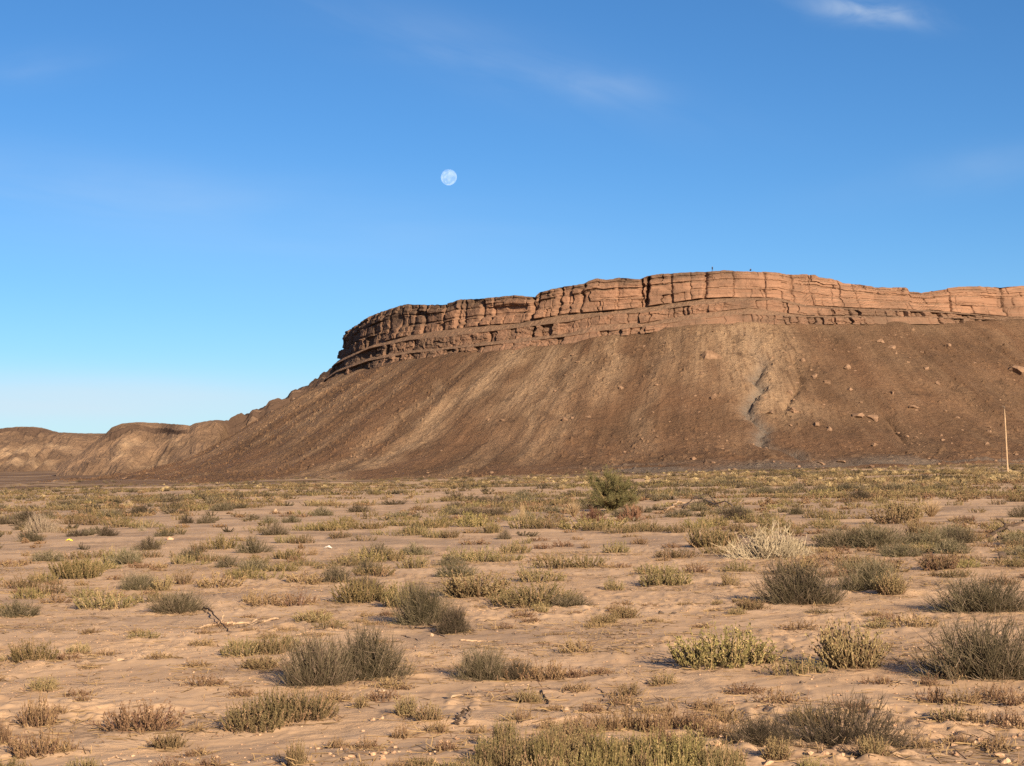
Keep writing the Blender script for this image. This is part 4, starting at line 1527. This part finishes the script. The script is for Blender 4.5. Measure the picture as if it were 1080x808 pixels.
print('plants', len(single), 'mass', len(mass), cnt)

# ------------------------------------------------------------------ sticks, stones, litter


def tube_obj(name, pts, rad, mat, parent=None, sides=7, wob=.01):
    P = np.array(pts, float)
    rad = list(rad)
    k = len(P)
    n = max(8, k * 5)
    s = np.linspace(0, k - 1, n)
    Q = np.stack([np.interp(s, np.arange(k), P[:, i]) for i in range(3)], -1)
    Q = Q + pr.normal(0, wob, Q.shape) * np.array([1, 1, .4])
    r = np.interp(s, np.arange(k), rad) * (1 + .12 * pr.normal(size=n))
    g_ = Geo()
    r[-1] *= .4
    g_.tubes(Q[None], r[None], sides, tint=np.array([.5]))
    th = np.arange(sides)
    Fs = [np.concatenate(g_.F4)]
    V = np.concatenate(g_.V)
    caps = [list(th[::-1]), list(th + (n - 1) * sides)]
    me_faces = [np.array([c], int) for c in caps]
    return mesh_np(name, V, Fs + me_faces, [mat], parent)


def ground_pts(pp, lift=.02):
    out = []
    for (px, py, *h) in pp:
        x, y = pix_to_ground(px, py)
        out.append((float(x), float(y), float(zg(x, y)) + lift + (h[0] if h else 0)))
    return out


STICKS = [
    ([(209, 663), (235, 659), (262, 658), (296, 656)], .042, 'palewood', 'longest bleached stick lying across the driftwood at the left'),
    ([(232, 667), (258, 661), (300, 652)], .034, 'wood', 'brown stick slanting under the longest bleached stick'),
    ([(216, 645, .04), (224, 651, .07), (232, 660, .05), (243, 668)], .024, 'darkwood', 'dark crooked branch standing over the bleached driftwood'),
    ([(240, 646), (262, 643), (276, 640)], .014, 'wood', 'thin stick behind the bleached driftwood'),
    ([(265, 640), (280, 632), (290, 628)], .014, 'darkwood', 'thin dark stick pointing away behind the driftwood'),
    ([(99, 661), (108, 657), (122, 652)], .014, 'palewood', 'short pale curved stick left of the driftwood'),
    ([(70, 662), (90, 660), (128, 655), (150, 650)], .010, 'wood', 'thin long twig on the bare sand at the left'),
    ([(64, 699), (95, 699), (135, 698), (172, 698)], .010, 'darkwood', 'thin dark straight twig right of the lone green shrub'),
    ([(104, 642), (122, 640), (141, 639)], .010, 'darkwood', 'thin dark twig on the sand near the left'),
    ([(105, 805), (120, 801), (136, 803), (146, 807)], .009, 'palewood', 'pale curved twig at the bottom edge on the left'),
    ([(686, 698), (720, 699), (762, 701), (812, 704)], .015, 'palewood', 'long pale stick lying in front of the wide yellow-green shrub'),
    ([(540, 641), (566, 638), (592, 636), (600, 637)], .020, 'palewood', 'pale stick lying on sand before the small grey bush at the centre'),
    ([(604, 640), (628, 641), (644, 643)], .014, 'palewood', 'shorter pale stick end to end with another near the centre'),
    ([(626, 726), (638, 732), (656, 744)], .014, 'palewood', 'pale straight stick slanting on the sand above the bottom greenery'),
    ([(490, 647), (512, 644), (546, 638)], .016, 'palewood', 'pale stick with a knobbly end right of the tall grey bush'),
    ([(324, 656), (340, 655), (356, 653)], .012, 'palewood', 'short pale stick left of the tall grey bush'),
    ([(312, 671), (330, 668)], .016, 'palewood', 'short thick pale stick behind the pair of dense bushes'),
    ([(438, 655), (456, 662), (474, 668)], .018, 'wood', 'upper stick of the heap at the foot of the tall grey bush'),
    ([(430, 662), (448, 664), (470, 674)], .018, 'wood', 'middle stick of the heap at the foot of the tall grey bush'),
    ([(424, 670), (440, 675), (456, 680)], .014, 'palewood', 'lowest pale stick of the heap at the foot of the tall grey bush'),
    ([(486, 677), (508, 676), (528, 677)], .016, 'palewood', 'pale stick lying behind the low grey dome bush'),
    ([(800, 703), (840, 705), (868, 704)], .012, 'wood', 'brown stick between the wide yellow-green and tan knobbly shrubs'),
    ([(730, 530, .3), (742, 533, .35), (760, 541, .25), (778, 546)], .062, 'wood', 'long arched branch of the leafless branch pile'),
    ([(722, 537), (732, 533, .4), (748, 531, .55), (756, 535, .1)], .062, 'darkwood', 'dark branch standing up in the leafless branch pile'),
    ([(745, 536, .1), (765, 537, .4), (790, 545)], .055, 'wood', 'lowest curved branch of the leafless branch pile'),
    ([(700, 541), (715, 535, .25), (729, 532, .05)], .08, 'palewood', 'pale broken branch at the left of the branch pile'),
    ([(1044, 567, .03), (1062, 563, .2), (1084, 560, .3)], .08, 'darkwood', 'dark fallen branch at the right edge of the plain'),
    ([(1050, 571), (1068, 568, .08), (1090, 569, .05)], .07, 'darkwood', 'lower dark fallen branch at the right edge of the plain'),
    ([(482, 766, .0), (488, 760, .05), (496, 757, .10)], .022, 'darkwood', 'dark root sticking out of the ground near the bottom centre'),
    ([(492, 765, .0), (497, 760, .06), (503, 757, .09)], .016, 'wood', 'grey root sticking out beside the darker one'),
    ([(570, 730), (576, 738), (578, 748)], .014, 'darkwood', 'short dark stick on the sandy bank at the bottom centre'),
    ([(560, 722), (540, 724), (520, 723)], .008, 'palewood', 'thin pale twig above the sandy bank'),
]
for pp, rad, mt, words in STICKS:
    rad = rad * .62
    P = ground_pts(pp, rad * .8)
    o = tube_obj('dead_branch' if rad > .013 else 'stick', P, [rad, rad * .95] + [rad * .6] * (len(P) - 2), M[mt], wob=.006 + .9 * rad)
    tag(o, words, 'branch' if rad > .013 else 'stick', 'dead sticks and branches on the sand')
    # a side twig grows from the thicker ones
    if rad > .0105 and len(P) > 2:
        a = Vector(P[1])
        e = a + Vector((pr.uniform(-.3, .3), pr.uniform(-.1, .3), pr.uniform(.05, .2))) * (rad / .02) ** .7
        tube_obj('side_twig', [a, (a + e) / 2 + Vector((.02, 0, .02)), e], [rad * .6, rad * .4, rad * .2], M[mt], parent=o)


def rock_mesh(name, sx, sy, sz, mat, seed, blocky=.6, sub=2):
    import bmesh
    bm = bmesh.new()
    bmesh.ops.create_icosphere(bm, subdivisions=sub, radius=1)
    V = np.array([v.co[:] for v in bm.verts])
    q = np.random.default_rng(seed)
    nrm = unit(q.normal(size=(9, 3)))
    dist = q.uniform(.35, .75, 9)
    for a, dd in zip(nrm, dist):                       # split faces, as stone breaks
        h = V @ a
        ov = np.maximum(h - dd, 0)
        V = V - a[None] * ov[:, None] * blocky * 1.4
    V = V * (1 + .07 * fbm(V[:, 0] * 2.5 + seed, V[:, 1] * 2.5, V[:, 2] * 2.5, oct=3, seed=4))[:, None]
    V = V * np.array([sx, sy, sz])
    Fs = np.array([[v.index for v in f.verts] for f in bm.faces])
    bm.free()
    return mesh_np(name, V, Fs, [mat])


# stones on the plain
STONES = [
    (1057, 589, 16, 13, 'darkstone', 'dark stone with a long shadow on bare sand near the right edge'),
    (963, 579, 12, 6, 'palestone', 'little white stone on the sand behind the grey and tan bushes'),
    (290, 541, 12, 6, 'palestone', 'pale rounded boulder among far scrub at the left'),
    (127, 698, 10, 5, 'palestone', 'small pale flat stone on the lower left sand'),
    (140, 731, 9, 3, 'palestone', 'small pale flat chip in front of the twig on the left'),
    (430, 704, 7, 3, 'palestone', 'white chip just right of the pair of dense bushes'),
    (402, 731, 13, 5, 'palestone', 'pale flat stone in front of the pair of dense bushes'),
    (478, 738, 22, 7, 'palestone', 'pale slab of stone on the sandy patch at the bottom centre'),
    (393, 760, 8, 6, 'pebble', 'left small stone of two on the sand at the bottom'),
    (402, 760, 7, 5, 'pebble', 'right small stone of two on the sand at the bottom'),
    (606, 734, 5, 4, 'palestone', 'tiny white stone on the sand above the bottom greenery'),
    (598, 752, 10, 6, 'palestone', 'white chip of stone beside a dark shadow at the bottom'),
    (885, 799, 8, 4, 'palestone', 'pale stone at the lower edge of the sprawling grey mat bush'),
    (898, 804, 7, 4, 'palestone', 'second pale stone below the sprawling grey mat bush'),
    (1060, 804, 20, 8, 'pebble', 'large clod in the bottom right corner'),
    (870, 799, 15, 6, 'pebble', 'broken clod left of the pale stones below the mat bush'),
    (810, 807, 18, 7, 'pebble', 'broad clod at the bottom edge left of the mat bush'),
    (845, 722, 6, 4, 'darkstone', 'small dark stone in front of the tan knobbly shrub'),
    (100, 649, 5, 3, 'darkstone', 'small dark stone behind the pale curved stick'),
    (642, 673, 7, 3, 'darkstone', 'small dark flat stone on bare sand at the centre right'),
    (697, 648, 8, 4, 'darkstone', 'dark flat stone on bare sand left of the round grey bush'),
    (710, 648, 9, 3, 'darkstone', 'second dark flat stone beside another left of the round grey bush'),
    (455, 672, 6, 5, 'palestone', 'white stone in the stick heap of the tall grey bush'),
    (180, 570, 9, 5, 'pebble', 'small stone on the far sand at the left'),
]
for i, (px, py, w, h, mt, words) in enumerate(STONES):
    x, y = (float(v) for v in pix_to_ground(px, py))
    m = y / F
    o = rock_mesh('stone', w * m / 2, w * m / 2 * .8, h * m / 2 * 1.15, M[mt], 30 + i, .7)
    o.location = (x, y, float(zg(x, y)) + h * m * .28)
    o.rotation_euler = (0, 0, 0)
    tag(o, words, 'stone', 'stones on the plain')

# scraps of litter
x, y = (float(v) for v in pix_to_ground(73, 571))
gy, gx = np.meshgrid(np.linspace(-1, 1, 14), np.linspace(-1, 1, 22))


def scrap(name, x, y, w, h, mat, seed, words):
    """a crumpled sheet of plastic, folded over on itself, with a thickness"""
    X = gx * w / 2
    Y = gy * w * .22 + .05 * fbm(gx * 2, gy * 2, oct=2, seed=seed)
    Z = h * (.45 + .5 * np.abs(fbm(gx * 1.8 + seed, gy * 1.8, oct=3, seed=seed))) * (1 - .6 * gx ** 2)
    top = np.stack([X, Y, Z], -1).reshape(-1, 3)
    bot = top * np.array([.96, .96, 1]) - np.array([0, 0, .012])
    f = grid_faces(22, 14)
    ob = mesh_np(name, np.concatenate([top, bot]), np.concatenate([f, f[:, ::-1] + len(top)]), [mat])
    ob.location = (x, y, float(zg(x, y)) - .01)
    tag(ob, words, 'litter')
    return ob


scrap('plastic_scrap', x, y, .26, .14, M['yellow'], 5, 'bright yellow scrap of plastic caught under a bush near the left edge')
x, y = (float(v) for v in pix_to_ground(346, 579))
scrap('plastic_bag', x, y, .26, .16, M['white'], 8, 'white plastic bag caught in a brown tuft left of centre')

# pebbles and clods nobody would count
q = np.random.default_rng(5)
base_rocks = []
for i in range(6):
    o = rock_mesh('pebbles', 1, 1, .6, M['pebble'], 90 + i, .8, 1)
    me = o.data
    v = np.zeros(len(me.vertices) * 3)
    me.vertices.foreach_get('co', v)
    f = np.array([p_.vertices[:] for p_ in me.polygons])
    base_rocks.append((v.reshape(-1, 3), f))
    bpy.data.objects.remove(o)
    bpy.data.meshes.remove(me)
N = 14000
d = np.sqrt(q.uniform(12.6 ** 2, 60 ** 2, N * 3))
t = q.uniform(-.32, .32, N * 3)
xs, ys = t * d, d
pt = fbm(xs / 4.5, ys / 4.5, oct=3, seed=401)
bank = np.exp(-(((xs - 1.5) / 5) ** 2 + ((ys - 14.6) / 2) ** 2))
keep = q.random(N * 3) < (.10 + .9 * smooth(.05, .4, pt) + bank) * np.clip(26 / d, .2, 1)
xs, ys = xs[keep][:N], ys[keep][:N]
zs_ = zg(xs, ys)
sz_ = .006 + .020 * q.random(len(xs)) ** 3 * (1 + 2.2 * np.exp(-(((xs - 3) / 5) ** 2 + ((ys - 14.4) / 1.5) ** 2)))
Vs, Fs, off = [], [], 0
for a, b, c, s_ in zip(xs, ys, zs_, sz_):
    v, f = base_rocks[q.integers(0, 6)]
    r_ = q.uniform(0, 6.28)
    cc, ss = math.cos(r_) * s_, math.sin(r_) * s_
    Vs.append(np.stack([v[:, 0] * cc - v[:, 1] * ss * .7 + a, v[:, 0] * ss + v[:, 1] * cc * .7 + b, v[:, 2] * s_ + c + s_ * .2], -1))
    Fs.append(f + off)
    off += len(v)
tag(mesh_np('pebbles', np.concatenate(Vs), np.concatenate(Fs), [M['pebble']]), kind='stuff')

# dry plant litter: short dead twigs and stubs strewn over the sand
N = 15000
d = np.sqrt(q.uniform(12.6 ** 2, 52 ** 2, N * 3))
t = q.uniform(-.32, .32, N * 3)
xs, ys = t * d, d
pt = fbm(xs / 1.6, ys / 1.6, oct=3, seed=81)
keep = q.random(N * 3) < (.10 + smooth(-.05, .4, pt)) * np.clip(24 / d, .25, 1)
xs, ys = xs[keep][:N], ys[keep][:N]
n = len(xs)
nearp = [p for p in single if p[1] < 48]
pi_ = q.integers(0, len(nearp), 9000)
pa = np.array([[p[0], p[1], p[2]] for p in nearp])[pi_]
ang_ = q.uniform(0, 6.28, 9000)
rr_ = pa[:, 2] * .5 * q.uniform(.3, 1.5, 9000)
xs = np.concatenate([xs, pa[:, 0] + rr_ * np.cos(ang_)])
ys = np.concatenate([ys, pa[:, 1] + rr_ * np.sin(ang_)])
n = len(xs)
B = np.stack([xs, ys, zg(xs, ys) + .002], -1)
up_ = (q.random(n) < .35)
D = unit(np.stack([q.normal(size=n), q.normal(size=n), np.where(up_, q.uniform(.6, 2.5, n), q.uniform(0, .15, n))], -1))
ln = np.where(up_, q.uniform(.02, .08, n), q.uniform(.04, .26, n))
t3 = np.linspace(0, 1, 3)[None, :, None]
g_ = Geo()
g_.tubes(B[:, None] + D[:, None] * ln[:, None, None] * t3 + q.normal(0, .006, (n, 3, 3)) * t3, np.full((n, 3), .0050) * (1.2 - .6 * t3[..., 0]), 3)
tag(g_.build('twig_litter', M['brown']), kind='stuff')

# ------------------------------------------------------------------ boulders on the mesa slope
BOULD = [
    (750, 377, 24, 13, 'large flat-topped block at the head of the pale slope below the cliff'), (838, 434, 19, 8, 'pale slab-shaped boulder right of the grey gully'),
    (905, 439, 16, 13, 'left boulder of a pale pair right of the gully'), (921, 441, 18, 13, 'right boulder of a pale pair right of the gully'),
    (859, 449, 14, 10, 'tan boulder low on the slope below the pale slab'), (812, 436, 14, 9, 'boulder just right of the grey gully'),
    (1072, 393, 24, 13, 'broad outcrop block high on the slope at the right edge'), (965, 430, 15, 7, 'flat pale boulder mid slope towards the right'),
    (872, 404, 9, 8, 'small boulder high above the pale slab'), (858, 397, 11, 8, 'rounded boulder high on the slope right of the gully'),
    (515, 443, 5, 7, 'small bright upright boulder alone on the left slope'), (596, 443, 8, 6, 'leftmost of three boulders in a row mid slope'),
    (604, 441, 8, 6, 'middle of three boulders in a row mid slope'), (622, 440, 9, 5, 'rightmost of three boulders in a row mid slope'),
    (613, 482, 12, 5, 'flat boulder near the foot of the slope below three boulders'), (754, 420, 10, 8, 'rounded boulder left of the grey gully'),
    (732, 484, 8, 5, 'small pale boulder at the slope foot left of the gully'), (740, 394, 6, 5, 'small boulder under the large flat-topped block'),
    (929, 361, 9, 7, 'left of two orange blocks just below the cliff'), (941, 367, 11, 8, 'right of two orange blocks just below the cliff'),
    (893, 388, 10, 7, 'boulder high on the right slope'), (976, 388, 8, 6, 'small boulder high on the far right slope'),
    (1027, 383, 10, 6, 'orange boulder right below the right butte'), (945, 372, 7, 5, 'small block just below the two orange blocks'),
    (1043, 455, 8, 5, 'small pale boulder left of the top of the pole'), (1040, 469, 8, 5, 'small orange boulder left of the pole'),
    (866, 489, 14, 5, 'pale flat boulder at the foot of the slope'), (888, 487, 12, 5, 'pale boulder right beside a flat one at the slope foot'),
    (921, 470, 9, 5, 'boulder low on the slope under the pale pair'), (990, 405, 9, 6, 'boulder in the middle of the right slope'),
    (1010, 440, 8, 5, 'small boulder on the lower right slope'), (848, 380, 8, 6, 'boulder below the cliff right of the pale gully head'),
    (896, 412, 9, 6, 'boulder above the pale pair'), (940, 415, 8, 6, 'boulder above and right of the pale pair'),
    (833, 415, 9, 6, 'boulder above the pale slab near the gully'), (690, 455, 7, 5, 'small boulder on the middle slope left of the gully'),
    (655, 410, 7, 5, 'small boulder in the pale streaks'), (565, 405, 6, 5, 'small boulder at the edge of the widest pale streak'),
    (1000, 365, 9, 6, 'block just under the notch between cliff and right butte'), (875, 452, 10, 7, 'boulder right of the tan boulder low on the slope'),
]
for i, (px, py, w, h, words) in enumerate(BOULD):
    c = on_slope(px, py)
    m = c[1] / F
    o = rock_mesh('boulder', w * m * .52, w * m * .45, h * m * .66, M['stone'], 300 + i, .95)
    o.location = (c[0], c[1] - .1, c[2] - h * m * .05)
    o.rotation_euler = (pr.uniform(-.2, .2), pr.uniform(-.2, .2), pr.uniform(-.4, .4))
    tag(o, words, 'boulder', 'boulders fallen on the mesa slope')

# loose rubble strewn down the slope, beyond counting
q = np.random.default_rng(55)
Vm = MESA['V']
ri_ = (q.uniform(0, 1, 9000) ** .8 * 300).astype(int) + 6
ci_ = q.integers(0, Vm.shape[1], 9000)
Vp = Vm[ri_, ci_]
pxp = MESA['px'][ri_, ci_]
kp = (q.random(9000) < .25 + .75 * smooth(600, 850, pxp)) & (q.random(9000) < .15 + .85 * smooth(-.1, .35, fbm(Vp[:, 0] / 14, Vp[:, 1] / 14, Vp[:, 2] / 14, oct=2, seed=501)))
Vp = Vp[kp][:4200]
Vs, Fs, off = [], [], 0
for c in Vp:
    v, f = base_rocks[q.integers(0, 6)]
    s_ = .16 + .75 * q.random() ** 4
    r_ = q.uniform(0, 6.28)
    cc, ss = math.cos(r_) * s_, math.sin(r_) * s_
    Vs.append(np.stack([(v[:, 0] * cc - v[:, 1] * ss) * 1.2 + c[0], v[:, 0] * ss + v[:, 1] * cc + c[1], v[:, 2] * s_ * 1.3 + c[2] + .1 * s_], -1))
    Fs.append(f + off)
    off += len(v)
tag(mesh_np('rubble', np.concatenate(Vs), np.concatenate(Fs), [M['stone']]), kind='stuff')

# ------------------------------------------------------------------ the pole
x, y = (float(v) for v in (x_of(1063, 235.0, 488), 235.0))
zb = float(zg(x, y)) - .3
pole = bpy.data.objects.new('pole', None)
link(pole)
pole.location = (x, y, zb)
tag(pole, 'bare leaning wooden pole standing alone at the foot of the mesa slope', 'pole')
ztop = float(z_of(431.5, y)) - zb
xt = float(x_of(1059.8, y)) - x
pts = [(0, 0, 0), (xt * .5, 0, ztop * .5), (xt, 0, ztop)]
tube_obj('shaft', pts, [.115, .10, .085], M['pole'], pole, 12, .0)
tube_obj('insulator', [(xt - .02, 0, ztop - .02), (xt - .04, 0, ztop + .16), (xt - .05, 0, ztop + .30)], [.05, .08, .05], M['metal'], pole, 10, .0)
tube_obj('crossarm', [(xt - .38, 0, ztop + .42), (xt - .1, 0, ztop + .34), (xt + .12, 0, ztop + .28)], [.045, .05, .045], M['metal'], pole, 8, .0)
x2 = float(x_of(1056.5, 240.0))
post = tube_obj('marker_post', [(x2, 240, float(zg(x2, 240)) - .2), (x2 + .02, 240, float(z_of(467, 240)))], [.07, .06], M['darkwood'], None, 8, .004)
tag(post, 'short dark post standing just left of the bare wooden pole', 'post')
tube_obj('post_foot', [(x2, 240, float(zg(x2, 240)) - .3), (x2, 240, float(zg(x2, 240)) + .35)], [.16, .12], M['palestone'], post, 8, .004)

# ------------------------------------------------------------------ two people on the rim


def person(joints, bones, radii, root, name, words, loc, rz, cloth, shoes=None):
    me = bpy.data.meshes.new(name)
    names = list(joints)
    me.from_pydata([joints[k] for k in names], [(names.index(a), names.index(b)) for a, b in bones], [])
    o = bpy.data.objects.new(name, me)
    link(o)
    sk = o.modifiers.new('skin', 'SKIN')
    sk.use_smooth_shade = True
    sv = me.skin_vertices[0].data
    for i, k in enumerate(names):
        r_ = radii[k]
        sv[i].radius = (r_, r_ * .8) if isinstance(r_, float) else r_
        sv[i].use_root = k == root
    sb = o.modifiers.new('sub', 'SUBSURF')
    sb.levels = sb.render_levels = 2
    bpy.context.view_layer.update()
    dg = bpy.context.evaluated_depsgraph_get()
    m2 = bpy.data.meshes.new_from_object(o.evaluated_get(dg))
    o.modifiers.clear()
    o.data = m2
    skin, dark, mid_, hair = cloth
    for m_ in cloth:
        m2.materials.append(m_)
    head, hip = joints['head'], joints['pelvis']
    wr = [joints['wristL'], joints['wristR'], joints['handL'], joints['handR']]
    neck = joints['neck'][2]
    for p_ in m2.polygons:
        c = p_.center
        k = 1
        if c.z > neck + .03:
            k = 3 if (c.y > head[1] + .0 or c.z > head[2] + .07) else 0
        elif min((Vector(w_) - c).length for w_ in wr) < .07:
            k = 0
        elif c.z < hip[2] + .02 and min((Vector(w_) - c).length for w_ in wr) > .12:
            k = 2
        p_.material_index = k
    o.location = loc
    o.scale = (1.12,) * 3
    o.rotation_euler = (0, 0, rz)
    tag(o, words, 'person', None)
    return o


def flat(name, c, r=.9):
    m, nt, b = new_mat(name, r)
    g = G(nt)
    n = g.noise(g.node('ShaderNodeTexCoord').outputs['Object'], 18, 3, .5)
    nt.links.new(g.mix(n, c, tuple(v * 1.3 for v in c)), b.inputs['Base Color'])
    return m


SK, DK, TR, HR = flat('skin', (.22, .12, .08)), flat('dark_jacket', (.012, .014, .022)), flat('dark_trousers', (.015, .015, .02)), flat('dark_hair', (.012, .009, .008))


def top_at(px, back):
    s_ = float(s_of_px(px))
    x_, y_, nx_, ny_ = (float(v) for v in rim_at(s_))
    z_ = float(zline(TOP, 0.0, np.array([s_]))[0])
    return x_ - nx_ * back, y_ - ny_ * back, z_


std = dict(pelvis=(0, 0, .95), waist=(0, .0, 1.10), chest=(0, .01, 1.32), neck=(0, 0, 1.50), head=(0, -.02, 1.64), crown=(0, 0, 1.75),
           shL=(.18, 0, 1.43), elL=(.25, .03, 1.16), wristL=(.24, -.08, .93), handL=(.235, -.10, .84),
           shR=(-.18, 0, 1.43), elR=(-.26, .04, 1.17), wristR=(-.22, -.06, .94), handR=(-.21, -.08, .85),
           hipL=(.10, 0, .90), knL=(.12, -.03, .50), anL=(.13, .03, .09), toeL=(.15, -.16, .04),
           hipR=(-.10, 0, .90), knR=(-.13, -.02, .50), anR=(-.15, .04, .09), toeR=(-.18, -.14, .04))
bones = [('pelvis', 'waist'), ('waist', 'chest'), ('chest', 'neck'), ('neck', 'head'), ('head', 'crown')]
for s_ in 'LR':
    bones += [('chest', 'sh' + s_), ('sh' + s_, 'el' + s_), ('el' + s_, 'wrist' + s_), ('wrist' + s_, 'hand' + s_), ('pelvis', 'hip' + s_),
              ('hip' + s_, 'kn' + s_), ('kn' + s_, 'an' + s_), ('an' + s_, 'toe' + s_)]
rad = dict(pelvis=.15, waist=.14, chest=.16, neck=.06, head=.10, crown=.07)
for s_ in 'LR':
    rad.update({'sh' + s_: .075, 'el' + s_: .05, 'wrist' + s_: .035, 'hand' + s_: .04, 'hip' + s_: .10, 'kn' + s_: .065, 'an' + s_: .045, 'toe' + s_: .04})
X, Y, Z = top_at(752, 1.0)
person(std, bones, rad, 'pelvis', 'person', 'person in dark clothes standing upright on the rim of the mesa', (X, Y, Z + .05), .4, (SK, DK, TR, HR))
sit = dict(pelvis=(0, 0, .14), waist=(0, -.03, .28), chest=(0, -.10, .52), neck=(0, -.13, .68), head=(0, -.17, .81), crown=(0, -.15, .92),
           shL=(.18, -.11, .61), elL=(.30, -.28, .42), wristL=(.16, -.46, .42), handL=(.08, -.50, .40),
           shR=(-.18, -.11, .61), elR=(-.30, -.28, .42), wristR=(-.16, -.46, .44), handR=(-.08, -.50, .43),
           hipL=(.10, -.02, .13), knL=(.20, -.42, .46), anL=(.16, -.58, .10), toeL=(.17, -.76, .05),
           hipR=(-.10, -.02, .13), knR=(-.20, -.42, .46), anR=(-.16, -.58, .10), toeR=(-.17, -.76, .05))
X, Y, Z = top_at(793, 1.0)
person(sit, bones, rad, 'pelvis', 'person', 'person in dark clothes sitting with knees drawn up on the mesa rim', (X, Y, Z + .12), -.5, (SK, DK, TR, HR))

# ------------------------------------------------------------------ the moon
MD = 9000.0
mx, mz = x_of(473, MD), z_of(187, MD)
mr = MD * 8.5 / F
import bmesh
bm = bmesh.new()
bmesh.ops.create_uvsphere(bm, u_segments=48, v_segments=24, radius=mr)
me = bpy.data.meshes.new('moon')
bm.to_mesh(me)
bm.free()
for p_ in me.polygons:
    p_.use_smooth = True
moon = bpy.data.objects.new('moon', me)
link(moon)
moon.location = (float(mx), MD, float(mz))
mm = bpy.data.materials.new('moonlit_dust')
mm.use_nodes = True
nt = mm.node_tree
for n in list(nt.nodes):
    nt.nodes.remove(n)
g = G(nt)
co = g.node('ShaderNodeTexCoord').outputs['Object']
nn = g.noise(co, 1.5 / mr, 4, .5, .3)
df = g.node('ShaderNodeBsdfDiffuse')
nt.links.new(g.mix(g.ramp(nn, .42, .60), (.040, .046, .062), (.090, .097, .112)), df.inputs['Color'])
df.inputs['Roughness'].default_value = 1
tr = g.node('ShaderNodeBsdfTransparent')
ad = g.node('ShaderNodeAddShader')
nt.links.new(df.outputs[0], ad.inputs[0])
nt.links.new(tr.outputs[0], ad.inputs[1])
nt.links.new(ad.outputs[0], g.node('ShaderNodeOutputMaterial').inputs[0])
me.materials.append(mm)
tag(moon, 'pale nearly full moon hanging in the clear blue daytime sky', 'moon')
